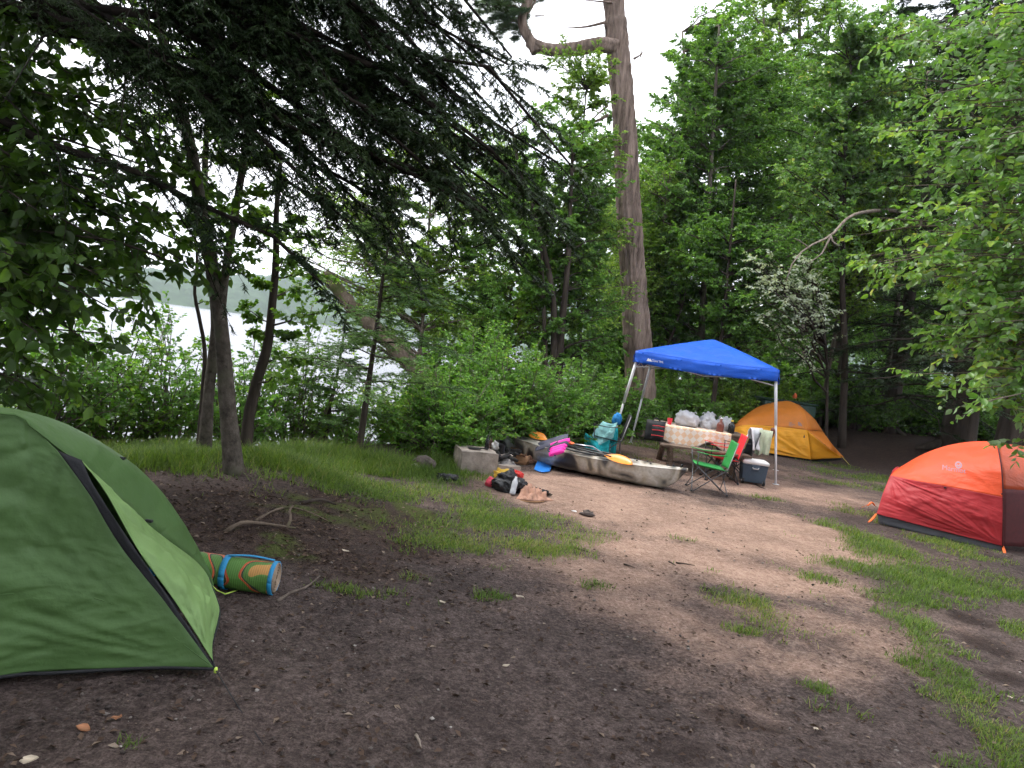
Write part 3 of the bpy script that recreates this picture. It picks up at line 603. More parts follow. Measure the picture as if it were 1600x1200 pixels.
# ---- shrubs: a few prototypes built in place, others copied
def shrub(seed, c, rx, ry, h, label, name='shrub', leaf=LF_SHRUB, group=None, nb=34, size=.06, nlf=11, ntw=11, wr=.66):
    nb = int(nb * 1.9); nlf = int(nlf * 1.35); ntw = int(ntw * 1.35); size *= 1.12
    T = Tree(seed); rng = T.rng; b = gz(c); SE = []
    for k in range(nb):
        a = rng.uniform(0, 6.28); rr = rng.random() ** .5; hh = h * (1 - .55 * rr ** 2) * rng.uniform(.45, 1.08)
        e = b + [math.cos(a) * rr * rx, math.sin(a) * rr * ry, hh]; SE.append((b + [math.cos(a) * .12 * rx, math.sin(a) * .12 * ry, -.04], e))
    T.boughs(SE, 'broad', .12, .014, ntw=ntw, t0=.22, tl=.28, nlf=nlf, size=size, wr=wr, droop=.3, thin=True)
    return T.finish(name, b, label, 'shrub', BK_GREY, leaf, group)
G1 = 'leafy shrubs between the clearing and the lake'
S1 = shrub(51, at(700, 640, 10.6), 1.0, .9, 1.35, 'bushy bright green shrub behind the dark boulder', group=G1, nb=46, size=.05, nlf=13)
S2 = shrub(52, at(800, 640, 11.9), 1.3, 1.0, 1.75, 'broad bright green shrub behind the concrete fireplace', group=G1, nb=60, size=.05, nlf=13)
S3 = shrub(53, at(880, 650, 13.2), 1.2, 1.0, 1.7, 'deep green shrub behind the orange paddle blade', group=G1, leaf=LF_ALDER, nb=50, size=.06)
S4 = shrub(54, at(745, 620, 13.0), 1.3, 1.0, 2.1, 'tall feathery green shrub at the top of the lake bank', group=G1, nb=54, size=.055, nlf=13)
S5 = shrub(55, at(640, 680, 11.2), .9, .8, 1.15, 'small yellowish green shrub beside the grass bank', group=G1, leaf=LF_LIGHT, nb=32, size=.045)
GL = 'loose shrubs on the slope down to the lake'
for i, (u, y, rx, h, lab) in enumerate([(60, 8.2, 1.1, 2.0, 'loose shrub on the lake slope just behind the green tent'), (185, 8.9, 1.1, 1.9, 'open leafy shrub on the lake slope left of the birches'), (275, 9.3, .9, 2.0, 'shrub with upright shoots against the lake beside the birches'), (470, 10.4, 1.0, 2.1, 'loose dark green shrub between the birches and the young hemlock'), (560, 11.5, .9, 1.5, 'low airy shrub under the young hemlock'), (120, 10.2, 1.2, 2.2, 'taller open shrub low on the lake slope'), (380, 9.8, .9, 1.9, 'thin shrub on the slope behind the dark-barked tree')]):
    d = ray(u, 600); x = d[0] / d[1] * y
    shrub(60 + i, (x, y), rx, .9, h, lab, group=GL, leaf=LF_BIRCH if i % 2 else LF_SHRUB, nb=20, size=.06, nlf=9, ntw=8)

# ---- young hemlocks
def young_hem(seed, P, y, r, lab, z0, blen, nb, name='young_hemlock'):
    T = Tree(seed); pts = shift(P, y); b = gz(pts[0]); q = T.stem([b - ZV * .1] + pts[1:], r, .008, 8, 3); rng = T.rng; SE = []
    for k in range(nb):
        f = k / nb; i = int((z0 + (1 - z0) * f) * (len(q) - 1)); a = rng.uniform(0, 6.28); L = blen * (1.1 - .8 * f) * rng.uniform(.7, 1.2)
        SE.append((q[i], q[i] + [math.cos(a) * L, math.sin(a) * L, -.02 * L + rng.normal(0, .1)]))
    T.boughs(SE, 'hem', .06, .01, ntw=14, t0=.12, ang=.9, tl=.34, nsub=8, subf=.42, nlf=14, size=.036, wr=1.1, droop=.3, down=.05)
    T.finish(name, b, lab, 'tree', BK_DARK, LF_HEMG)
young_hem(71, [(563, 690), (570, 640), (580, 570), (590, 500), (600, 420), (612, 360), (620, 300)], 9.6, .05, 'young hemlock with flat sprays standing before the lake', .3, 1.25, 40)
young_hem(72, [(508, 690), (515, 640), (526, 590), (536, 530), (545, 470)], 10.4, .035, 'small young hemlock with a thin bent trunk beside the taller one', .2, 1.0, 22)

# ---- dead trunk leaning over the water
T = Tree(75); pts = shift([(720, 650), (690, 618), (668, 592), (640, 565), (610, 535), (585, 512), (560, 488), (535, 462), (505, 430)], 14.0)
T.stem(pts, .21, .12, 12, 4, wob=.02)
for (u, v, du, dv) in ((640, 566, 14, -16), (655, 580, -10, 14), (612, 537, 20, -10)): T.w.tube([at(u, v, 14.), at(u + du, v + dv, 13.9)], [.05, .02], 6)
T.finish('leaning_trunk', gz(pts[0]), 'thick mossy dead trunk leaning out over the lake', 'dead trunk', BK_MOSS, None)

# ---- alder clump behind the shrubs and its neighbours
def stems_tree(name, label, seed, y, stems, ell, n, leaf, bark, cat='tree', group=None, nseg=3, **k):
    T = Tree(seed); Q = []
    for P, r0, r1 in stems:
        pts = shift(P, y); 
        if P is stems[0][0]: b = gz(pts[0]); pts[0] = b - ZV * .15
        Q.append(T.stem(pts, r0, r1, 9, nseg, flare=.2))
    rng = T.rng; E = ell_ends(rng, [(at(u, v, y + dy), rr) for u, v, dy, rr in ell], int(n * 1.75)); g = dict(ntw=11, nlf=11, size=.075, wr=.62, tl=.3); g.update(k)
    g['nlf'] = int(g['nlf'] * 1.45); g['ntw'] = int(g['ntw'] * 1.3); g['size'] *= 1.15
    T.boughs(auto_se(rng, np.concatenate(Q), E, .4), 'broad', .1, .03, thin=y > 14, **g)
    return T.finish(name, b, label, cat, bark, leaf, group)
ALD = stems_tree('alder_tree', 'clump of dark alder stems rising behind the shrubs', 81, 15.2,
           [([(868, 640), (866, 520), (862, 450), (850, 390), (835, 330), (815, 280), (800, 200)], .09, .03), ([(872, 620), (877, 520), (885, 440), (889, 380), (892, 300), (896, 220)], .09, .03), ([(855, 610), (851, 520), (849, 450), (846, 390), (850, 330)], .06, .02), ([(800, 590), (785, 540), (760, 470), (735, 430), (715, 400), (700, 340)], .05, .02)],
           [(780, 400, 0, (1.5, 1.2, 1.1)), (860, 330, .3, (1.5, 1.3, 1.3)), (900, 440, .6, (1.2, 1.2, 1.1)), (720, 470, -.5, (1.2, 1., .8)), (830, 480, .2, (1.3, 1., .7)), (880, 230, .2, (1.2, 1., 1.)), (760, 270, .2, (1.2, 1., 1.)), (930, 330, .5, (1., 1., 1.2)), (740, 530, .3, (1.2, 1., .5)), (840, 540, .5, (1.3, 1., .5)), (920, 530, .5, (1.2, 1., .6))], 165, LF_ALDER, BK_DARK)
LGT = stems_tree('light_tree', 'airy pale green tree beyond the young hemlock', 82, 14.5, [([(650, 650), (655, 560), (662, 480), (668, 400), (672, 320), (676, 240)], .06, .015), ([(664, 470), (640, 400), (610, 340), (590, 290)], .03, .01)],
           [(640, 400, 0, (1.2, 1., 1.1)), (590, 340, .3, (1.0, 1., .8)), (690, 320, .4, (1.2, 1., 1.)), (700, 420, .2, (1., 1., .9)), (560, 420, .2, (.9, .9, .7)), (520, 330, 0, (1., .9, .8)), (480, 400, -.4, (.8, .8, .6)), (600, 250, .3, (1., .9, .7)), (700, 220, .4, (1., 1., .8)), (650, 480, 0, (1.1, .9, .6)), (720, 500, .3, (1., .9, .5)), (560, 500, -.3, (.8, .8, .5))], 135, LF_LIGHT, BK_GREY, size=.06)
# ---- the big pine
def big_pine():
    T = Tree(91); y = 17.6; b = gz(at(1002, 640, y))
    q = T.stem([b - ZV * .2] + shift([(1000, 610), (994, 500), (987, 400), (981, 300), (976, 200), (968, 100), (959, 0), (950, -120), (940, -300), (932, -450)], y), .36, .17, 56, 20, flare=.25, ridge=.11)
    T.stem(shift([(966, 74), (935, 70), (900, 76), (865, 78), (838, 72), (826, 64)], y - .12), .18, .14, 24, 10, ridge=.12); T.stem(shift([(838, 82), (828, 62), (818, 44), (816, 24), (824, 2), (830, -40), (838, -110)], y - .15), .125, .085, 24, 10, ridge=.12)
    for P, r in (([(990, 92), (1000, 86), (1003, 78)], .03), ([(945, 35), (915, 42), (880, 44)], .035), ([(985, 100), (985, 125), (980, 140)], .025), ([(965, 5), (935, 2), (912, 0)], .03), ([(950, 180), (930, 190), (905, 195), (885, 198)], .04), ([(950, 165), (932, 180), (915, 200)], .03), ([(836, 25), (850, 24), (856, 18)], .02), ([(822, 30), (808, 22), (795, 24)], .03), ([(1000, 90), (1008, 75), (1012, 82)], .015)):
        T.w.tube(cat_rom(shift(P, y - .2), 6), np.linspace(r, r * .3, 6), 6)
    rng = T.rng; SE = []
    for u, v in [(800, 20), (780, 10), (790, 45), (812, -10), (770, 30), (760, 0), (850, -20), (860, -60), (780, -60), (820, -90), (740, 20), (805, 60), (900, -80), (860, -120), (750, 40), (775, 55), (735, 0), (800, -30), (765, -20), (815, 30)]:
        SE.append((at(826, 20, y - .15), at(u, v, y + rng.uniform(-.8, .8))))
    for k in range(16): a = rng.uniform(0, 6.28); z = rng.uniform(13, 17); SE.append((stem_at(q, z - .5), stem_at(q, z) + [2.2 * math.cos(a), 2.2 * math.sin(a), .3]))
    T.boughs(SE, 'hem', .1, .03, ntw=16, t0=.3, ang=.8, tl=.3, nsub=3, nlf=40, size=.12, wr=.28, droop=.05, down=-.2)
    o = T.finish('pine_tree', b, 'huge old pine with ridged bark and one crooked limb near the canopy', 'tree', BK_PINE, LF_PINE)
big_pine()
def conifer(name, seed, b, r, h, z0, L0, lab, nb, leaf=LF_HEM, bark=BK_DARK, group=None, lean=(0, 0), taper=.85, nlf=9, nsub=6, size=.095, ntw=18, sag=.28, flare=.6, wr=1.15, spine=None):
    T = Tree(seed); b = gz(b); rng = T.rng
    q = T.stem([b - ZV * .3, b + [lean[0] * .3, lean[1] * .3, h * .3], b + [lean[0] * .65, lean[1] * .65, h * .65], b + [lean[0], lean[1], h]], r, .03, 14, 6, flare=flare); SE = []
    if flare > .5:
        for k in range(6):
            a = k * 1.05 + rng.uniform(-.2, .2); T.w.tube([b + [0, 0, .35], b + [math.cos(a) * r * 1.6, math.sin(a) * r * 1.6, .06], b + [math.cos(a) * r * 2.8, math.sin(a) * r * 2.8, -.06]], [r * .5, r * .32, r * .1], 7)
    nb = int(nb * 1.25)
    for k in range(nb):
        f = (k + rng.random()) / nb; z = z0 + (h - z0) * f; a = k * 2.4 + rng.uniform(-.4, .4); L = L0 * (1.04 - taper * f) * rng.uniform(.75, 1.12); p = stem_at(q, b[2] + z)
        SE.append((p, p + [math.cos(a) * L, math.sin(a) * L, -sag * L]))
    T.boughs(SE, 'hem', .10, .04, ntw=ntw, t0=.16, ang=.85, tl=.27, nsub=nsub, subf=.42, nlf=nlf, size=size, wr=wr, droop=.18, down=.08, thin=True)
    return T.finish(name, b, lab, 'tree', bark, leaf, group)
def at_x(u, v, y): p = at(u, v, y); return (p[0], p[1])
GC = 'dark conifers at the edge of the wood'
C1 = conifer('hemlock_tree', 101, at_x(1497, 680, 18.5), .36, 15, 1.5, 4.2, 'big dark hemlock with flared roots behind the orange tent', 70, group=GC, sag=.24)
C2 = copy_tree(C1, gz(at_x(1592, 665, 16.5)), 2.1, 1.06, 'broad hemlock trunk at the edge of the wood right of the flared one', GC)
C3 = conifer('spruce_tree', 103, at_x(1392, 640, 21.5), .22, 16, .8, 3.7, 'dark spruce with low hanging boughs behind the yellow tent', 64, group=GC, sag=.22)
C5 = conifer('hemlock_tree', 105, at_x(1032, 560, 21.0), .16, 9.5, 3.0, 2.4, 'green hemlock partly hiding the trunk of the huge pine', 44, leaf=LF_HEMG, sag=.1)
C4 = copy_tree(C5, gz(at_x(1300, 600, 24)), 1.3, 1.4, 'slim hemlock standing beyond the yellow tent', GC)
pass
# dead limb hanging in the gap, part of the spruce
pts = [at(1400, 330, 19.5), at(1335, 335, 17.5), at(1298, 368, 16.6), at(1262, 386, 16.2), at(1240, 408, 16.0), at(1228, 440, 15.9)]
s = MB(); s.tube(cat_rom([np.array(C3.location) + [0, 0, 6.2]] + pts, 22), np.linspace(.075, .012, 22), 7); s.tube(cat_rom([pts[2], at(1290, 385, 16.4), at(1282, 398, 16.3), at(1262, 412, 16.2)], 8), np.linspace(.03, .008, 8), 6); s.tube(cat_rom([pts[2], at(1302, 378, 16.5), at(1312, 384, 16.4)], 5), np.linspace(.025, .008, 5), 6); s.tube(cat_rom([pts[3], at(1252, 378, 16.1), at(1240, 372, 16.1)], 5), np.linspace(.018, .005, 5), 6)
s.build('dead_branch', BK_DEAD, C3)

# ---- hardwoods right of the pine
ST = stems_tree
ST('slim_tree', 'slim light green tree whose sprays cross the trunk of the huge pine', 107, 16.5, [([(908, 640), (906, 520), (902, 420), (904, 320), (910, 220), (916, 140)], .07, .015)], [(905, 160, 0, (.8, .8, .7)), (900, 250, 0, (.9, .8, .8)), (935, 330, 0, (.8, .7, .9)), (975, 240, -.4, (.5, .5, .6)), (940, 130, 0, (.6, .6, .5)), (920, 440, 0, (.8, .8, .7)), (985, 350, -.3, (.4, .4, .5)), (880, 85, 0, (.6, .5, .35)), (930, 80, -.5, (.4, .3, .3)), (965, 130, -.5, (.35, .3, .5))], 74, LF_LIGHT, BK_DARK, size=.055, ntw=12, nlf=12)
ASH = ST('ash_tree', 'pale-stemmed tree rising beyond the blue canopy', 111, 20., [([(1090, 640), (1096, 520), (1100, 440), (1106, 340), (1112, 240), (1118, 140), (1124, 40)], .11, .03)], [(1070, 330, 0, (2., 1.6, 1.6)), (1110, 200, .4, (1.9, 1.6, 1.6)), (1130, 90, .4, (1.6, 1.4, 1.4)), (1050, 450, .2, (1.6, 1.3, 1.0))], 104, LF_ALDER, BK_BIRCH, size=.095)
ST('maple_tree', 'grey-stemmed maple beyond the blue canopy', 112, 22., [([(1112, 640), (1120, 520), (1126, 430), (1132, 330), (1140, 200), (1146, 80)], .13, .03)], [(1180, 300, 0, (2.2, 1.6, 1.8)), (1160, 420, -.4, (2., 1.6, 1.1)), (1200, 180, .4, (2.0, 1.6, 1.8)), (1110, 500, .3, (1.8, 1.5, .7))], 110, LF_ALDER, BK_DARK, size=.10)
ST('maple_tree', 'thin dark-stemmed maple leaning beyond the blue canopy', 113, 18., [([(1112, 660), (1118, 600), (1128, 520), (1136, 440), (1142, 370), (1150, 280)], .07, .02)], [(1170, 480, 0, (1.5, 1.3, .8)), (1230, 400, .2, (1.5, 1.3, 1.0)), (1120, 380, .2, (1.3, 1.2, 1.)), (1200, 520, .4, (1.4, 1.2, .5))], 74, LF_ALDER, BK_DARK, size=.085)
TALM = ST('tall_maple', 'tall feathery tree topping out against the sky right of the pine', 114, 23., [([(1050, 640), (1060, 500), (1066, 400), (1070, 300), (1072, 200), (1070, 110), (1066, 50)], .14, .03)], [(1065, 120, 0, (1.0, 1., 1.5)), (1070, 220, 0, (1.7, 1.5, 1.5)), (1040, 320, 0, (1.9, 1.6, 1.2)), (1120, 130, 0, (1.5, 1.4, 1.4)), (1150, 60, 0, (1.3, 1.2, 1.3)), (1010, 420, 0, (1.5, 1.4, 1.0)), (1020, 500, .4, (1.6, 1.4, .8))], 120, LF_ALDER, BK_GREY, size=.10)
ST('aspen_tree', 'airy yellow-green aspen with thin grey branches high in the back', 115, 32., [([(1262, 640), (1258, 450), (1254, 300), (1252, 200), (1250, 100), (1248, 0), (1246, -100)], .17, .05), ([(1254, 240), (1236, 150), (1222, 80), (1215, 10)], .07, .02), ([(1253, 260), (1275, 170), (1290, 100), (1296, 30)], .07, .02)], [(1250, 30, 0, (2.4, 2., 1.6)), (1290, 110, 0, (1.8, 1.5, 1.4)), (1215, 120, 0, (1.5, 1.5, 1.3)), (1230, -40, 0, (2.4, 2., 1.4)), (1260, 330, 0, (2.6, 2., 1.6))], 96, LF_LIGHT, BK_GREY, size=.12)
ST('aspen_tree', 'second airy aspen behind the dead limb', 116, 30., [([(1210, 640), (1208, 450), (1205, 300), (1200, 200), (1196, 100), (1192, 0)], .14, .04)], [(1195, 200, 0, (2., 1.8, 1.6)), (1190, 90, 0, (2., 1.8, 1.5)), (1220, 320, 0, (2.2, 1.8, 1.5)), (1170, 0, 0, (1.6, 1.5, 1.2))], 70, LF_LIGHT, BK_GREY, size=.12)
ST('green_maple', 'leafy maple filling the gap before the dark spruces', 117, 19., [([(1322, 660), (1320, 560), (1316, 450), (1318, 330), (1322, 220), (1330, 100)], .10, .03)], [(1330, 150, 0, (1.9, 1.5, 1.5)), (1300, 270, -.3, (1.9, 1.5, 1.3)), (1360, 240, -.5, (1.6, 1.4, 1.4)), (1270, 350, -.4, (1.6, 1.3, .9)), (1390, 90, 0, (1.7, 1.4, 1.3)), (1340, 40, 0, (1.8, 1.4, 1.)), (1280, 180, 0, (1.3, 1.2, 1.2))], 100, LF_MAPLE, BK_DARK, size=.09, wr=.75)
ST('pale_poplar', 'sapling with silvery white leaf undersides beside the blue canopy', 118, 18.8, [([(1300, 650), (1292, 560), (1280, 480), (1268, 430), (1258, 390)], .05, .012)], [(1190, 450, -2.2, (.7, .6, .5)), (1250, 430, -2., (.6, .5, .5)), (1200, 510, -2.2, (.6, .6, .4)), (1290, 480, -2., (.4, .4, .14)), (1180, 410, -2., (.5, .5, .3))], 20, LF_PALE, BK_DARK, size=.08, ntw=6, nlf=7, tl=.22)

# ---- near maple leaning in from the right
def right_maple():
    T = Tree(121); b = gz((7.7, 7.2)); q = T.stem([b - ZV * .2, b + [-.2, .1, 2.5], b + [-.3, .2, 5.5], b + [-.2, .3, 9]], .17, .05, 10, 5, flare=.3)
    E = [(1400, 60, 8.2), (1480, 40, 7.6), (1445, 150, 7.8), (1390, 205, 8.2), (1560, 100, 7.), (1580, 200, 6.8), (1480, 230, 7.4), (1425, 290, 7.8), (1370, 340, 8.4), (1540, 300, 7.), (1450, 360, 7.6), (1370, 410, 8.4), (1500, 400, 7.2), (1580, 380, 6.8), (1475, 470, 7.6), (1550, 480, 7.), (1590, 560, 6.9), (1510, 545, 7.6), (1425, 430, 8.), (1560, 20, 7.), (1590, 470, 6.7), (1520, 165, 7.2), (1575, 600, 7.2), (1540, 60, 7.6), (1590, 290, 6.6), (1490, 320, 7.0), (1530, 390, 7.4), (1440, 230, 8.2), (1555, 545, 7.4), (1490, 110, 8), (1590, 20, 7.2), (1585, 130, 7.2), (1555, 240, 7.4), (1510, 470, 7.2), (1565, 430, 7.5), (1520, 240, 7.8), (1465, 420, 8.2), (1540, 590, 7.2), (1590, 640, 7.1), (1480, 555, 7.8), (1450, 505, 8), (1580, 520, 7.5), (1530, 520, 7.9)]
    SE = []
    E = E + [(u + T.rng.normal(0, 30), v + T.rng.normal(0, 30), y + T.rng.uniform(-.2, .9)) for u, v, y in E for _ in range(2)]
    for u, v, y in E:
        e = at(u, v, y); SE.append((stem_at(q, e[2] + .2), e))
    T.boughs(SE, 'broad', .08, .022, ntw=16, t0=.3, tl=.22, nlf=11, size=.09, wr=.68, droop=.3, tpl='oval', hold=True, jit=.32, down=.3)
    T.c.V = []; o = T.finish('maple_tree', b, 'leafy maple reaching in over the orange tent with pale leaf undersides', 'tree', BK_GREY, LF_MAPLE)
    single_leaves(T, o, LF_MAPLE)
right_maple()

# ---- undergrowth and forest behind
GU = 'undergrowth at the edge of the wood'
U1 = shrub(131, at_x(1060, 640, 18.), 1.6, 1.2, 1.5, 'low leafy undergrowth bush behind the picnic table', 'undergrowth_bush', LF_ALDER, GU, nb=40, size=.08)
U2 = shrub(132, at_x(1150, 640, 19.), 1.6, 1.2, 1.7, 'yellowish undergrowth bush behind the white bags', 'undergrowth_bush', LF_LIGHT, GU, nb=40, size=.08)
for i, (u, y, s_, src) in enumerate([(960, 17, .9, U1), (1010, 19.5, 1.1, U2), (1110, 21, 1.25, U1), (1190, 22.5, 1.2, U2), (1265, 23.5, 1.3, U1), (1180, 24.5, 1.5, U1), (930, 18.5, 1.2, U1), (1060, 23, 1.5, U1), (1310, 24, 1.2, U1), (1350, 26, 1.4, U1), (1420, 28, 1.5, U1), (1480, 27, 1.3, U1), (1550, 28, 1.6, U1), (1270, 27, 1.8, U1), (1340, 21.5, 1.0, U1), (1440, 23, 1.1, U1), (1530, 22.5, .9, U1), (1390, 24, 1.3, U1), (1600, 25, 1.6, U1)]):
    p = gz(at_x(u, 640, y)); copy_tree(src, p, i * 1.3, s_, 'leafy undergrowth bush in the shade of the wood edge', GU)
GB2 = 'forest trees in the background'
B1 = ST('forest_tree', 'leafy forest tree in the dense background', 141, 34., [([(1420, 640), (1420, 400), (1422, 200), (1424, 20)], .2, .05)], [(1420, 420, 0, (3., 2.6, 2.2)), (1420, 250, 0, (3.2, 2.6, 2.4)), (1420, 90, 0, (2.6, 2.2, 2.2)), (1420, 540, 0, (2.6, 2.2, 1.2))], 110, LF_ALDER, BK_DARK, group=GB2, size=.15, ntw=9, nlf=9)
p1_ = np.array(B1.location)
for i, (u, y, s_) in enumerate([(985, 30, .8), (1075, 36, .95), (1150, 34, .9), (1240, 42, 1.1), (1310, 36, 1.0), (1360, 44, 1.2), (1490, 38, 1.1), (1540, 32, 1.0), (1600, 40, 1.2), (1660, 30, 1.0), (930, 24, .55), (1450, 52, 1.5), (1570, 54, 1.5), (1330, 56, 1.4), (1200, 55, 1.2), (1700, 24, 1.)]):
    p = gz(at_x(u, 620, y)); copy_tree(B1, p, i * 1.7, s_, 'leafy forest tree in the dense background', GB2)
for src, u, y, yaw, s_, lab in [(ASH, 1005, 25, 1.2, 1.0, 'leafy tree behind the trunk of the huge pine'), (TALM, 1170, 28, 2.2, 1.1, 'tall leafy tree rising between the two aspens'), (ASH, 1255, 27, 3.6, 1.05, 'leafy tree behind the slim hemlock'), (TALM, 1390, 30, .8, 1.1, 'tall leafy tree behind the dark spruce'), (ALD, 960, 22, 1.9, 1.15, 'alder clump on the shore beyond the pine'), (LGT, 770, 17.5, 2.4, 1.1, 'pale green tree low on the shore behind the shrubs'), (ALD, 655, 17, 3.9, .8, 'low alder clump leaning over the lake edge'), (LGT, 1010, 20, .7, 1.0, 'pale green tree between the pine and the canopy'), (LGT, 1290, 22, 1.5, 1.2, 'pale green tree behind the silvery sapling')]:
    copy_tree(src, gz(at_x(u, 600, y)), yaw, s_, lab)
GB3 = 'slender pale trunks inside the wood'
def pale_stem(seed, u, v, y, r, h, lab):
    T = Tree(seed); b = gz(at_x(u, v, y)); T.stem([b - ZV * .1, b + [.1, 0, h * .5], b + [-.05, 0, h]], r, r * .5, 8, 4); rng = T.rng
    SE = [(b + [0, 0, h * .8], b + [rng.normal(0, 1), rng.normal(0, 1), h * rng.uniform(.75, 1.1)]) for _ in range(8)]; T.boughs(SE, 'broad', .1, .02, size=.09)
    T.finish('slender_birch', b, lab, 'tree', BK_BIRCH, LF_ALDER, GB3)
pale_stem(151, 1372, 640, 23.5, .10, 6, 'slender pale birch trunk in the shade behind the yellow tent')
pale_stem(152, 1392, 640, 25, .07, 6, 'thinner pale birch trunk beside the other in the shade')
pale_stem(153, 1085, 560, 22, .09, 6.5, 'pale straight trunk seen under the blue canopy')
# shade trees behind the viewer
for i, (x, y, s_) in enumerate([(-2.5, -3.5, 1.0), (3.2, -4.5, 1.05), (8.5, -1.5, 1.0), (-8.0, -1.0, 1.0), (5.5, 1.0, .0)]):
    if s_: copy_tree(C1, gz((x, y)), i * 1.1, s_, 'dark hemlock standing behind the clearing', 'hemlocks that shade the near ground')

# ================================================================== tents
def proj(P):
    r = np.asarray(P, float) - CAM; d = r @ FW; return 800 + FPX * (r @ RT) / d, 600 - FPX * (r @ UPV) / d
def surf_at(G, u, v, lift=.006):
    Q = G.reshape(-1, 3); pu, pv = proj(Q); i = np.argsort((pu - u) ** 2 + (pv - v) ** 2)[:9]; c = Q[i].mean(0); nv = np.linalg.svd(Q[i] - c)[2][2]
    d = ray(u, v); t = ((c - CAM) @ nv) / (d @ nv); p = CAM + d * t
    if nv @ (CAM - p) < 0: nv = -nv
    return p + nv * lift
def wrinkle(G, amp, fu, fv, seed=0, dia=0.0):
    a, b = G.shape[:2]; U, V = np.meshgrid(np.linspace(0, 1, a), np.linspace(0, 1, b), indexing='ij'); Nn = gridn(G)
    n = fbm(U * fu + V * dia + seed * 7.7, V * fv - U * dia + seed * 3.1, 3); w = np.minimum(np.minimum(U, 1 - U), np.minimum(V, 1 - V)) * 6; return G + Nn * (n * amp * np.clip(w, 0, 1))[..., None]
def fan(G, ca, cb, amp, freq, seed, rmax=1.0):
    """taut folds fanning out of one pegged corner"""
    a, b = G.shape[:2]; U, V = np.meshgrid(np.linspace(0, 1, a), np.linspace(0, 1, b), indexing='ij'); du, dv = np.abs(U - ca), np.abs(V - cb); th = np.arctan2(du, dv + 1e-6); r = np.hypot(du, dv)
    n = np.abs(vnoise(th * freq + seed * 5.3, r * 1.2 + seed)) * 2 - .5 + .6 * (np.abs(vnoise(th * freq * 2.3 + seed, r * 2 + 3)) * 2 - .5); w = np.clip(r * 6, 0, 1) * np.clip(1.15 - r / rmax, 0, 1) * np.clip(np.minimum(np.minimum(U, 1 - U), np.minimum(V, 1 - V)) * 14, 0, 1)
    return G - gridn(G) * (n * amp * w)[..., None]
def panel(name, mat_, par, curves, na=14, nb=20, amp=.0, fu=4, fv=4, seed=0, dia=0., thick=.003, fans=()):
    G = loft([pxc(c) if len(c[0]) == 3 and abs(c[0][0]) > 12 else c for c in curves], na, nb)
    if amp: G = wrinkle(G, amp, fu, fv, seed, dia)
    for q in fans: G = fan(G, *q)
    s = MB(); s.grid(G, thick=thick); o = s.build(name, mat_, par); return G, o
def text_on(G, txt, u0, v0, hpx, slope, mat_, par, name='lettering', lift=.006, asp=1.0):
    cu = bpy.data.curves.new('t', 'FONT'); cu.body = txt; cu.size = 1; ob = bpy.data.objects.new('t', cu); COL.objects.link(ob); bpy.context.view_layer.update()
    me = bpy.data.meshes.new_from_object(ob); V = np.array([q.co[:] for q in me.vertices]); F = [tuple(p.vertices) for p in me.polygons]; bpy.data.objects.remove(ob)
    if not len(V): return
    u = u0 + V[:, 0] * hpx * asp; v = v0 + slope * V[:, 0] * hpx * asp - V[:, 1] * hpx
    W = np.array([surf_at(G, a, b, lift) for a, b in zip(u, v)]) - PL[par.name]
    m2 = bpy.data.meshes.new(name); m2.from_pydata(W.tolist(), [], F); m2.materials.append(mat_); o = bpy.data.objects.new(name, m2); COL.objects.link(o); o.parent = par; return o
def nylon(name, c, tr=.3, rough=.5):
    m = mat(name, c, rough, .10, 3, 0, spec=.35, trans=tr); t = m.node_tree; b = [n for n in t.nodes if n.type == 'BSDF_PRINCIPLED'][0]; tc_ = N(t, 'ShaderNodeTexCoord')
    n1 = N(t, 'ShaderNodeTexNoise', {'Vector': N(t, 'ShaderNodeMapping', {'Vector': tc_.outputs['Object'], 'Rotation': (.5, .9, .3), 'Scale': (1, 1, 2.2)}).outputs[0], 'Scale': 1.9, 'Detail': 3, 'Roughness': .5, 'Distortion': .5})
    n2 = N(t, 'ShaderNodeTexNoise', {'Vector': tc_.outputs['Object'], 'Scale': 26, 'Detail': 3}); ad = N(t, 'ShaderNodeMath', {0: n2.outputs['Fac'], 1: .10, 2: n1.outputs['Fac']}, operation='MULTIPLY_ADD')
    bp = N(t, 'ShaderNodeBump', {'Height': ad.outputs[0], 'Strength': .5, 'Distance': .08}); t.links.new(bp.outputs[0], b.inputs['Normal']); return m
def shape_on(G, pts, mat_, par, name, lift=.006):
    W = np.array([surf_at(G, a, b, lift) for a, b in pts]); s = MB(); s.add(W, [list(range(len(W)))]); return s.build(name, mat_, par, smooth=False)
def arc_px(cu, cv, r0, r1, a0, a1, n=10, sq=1.0, slope=.137):
    A = np.radians(np.linspace(a0, a1, n)); o = [(cu + r1 * math.cos(a), cv - r1 * sq * math.sin(a) + slope * r1 * math.cos(a)) for a in A]; i = [(cu + r0 * math.cos(a), cv - r0 * sq * math.sin(a) + slope * r0 * math.cos(a)) for a in A[::-1]]; return o + i

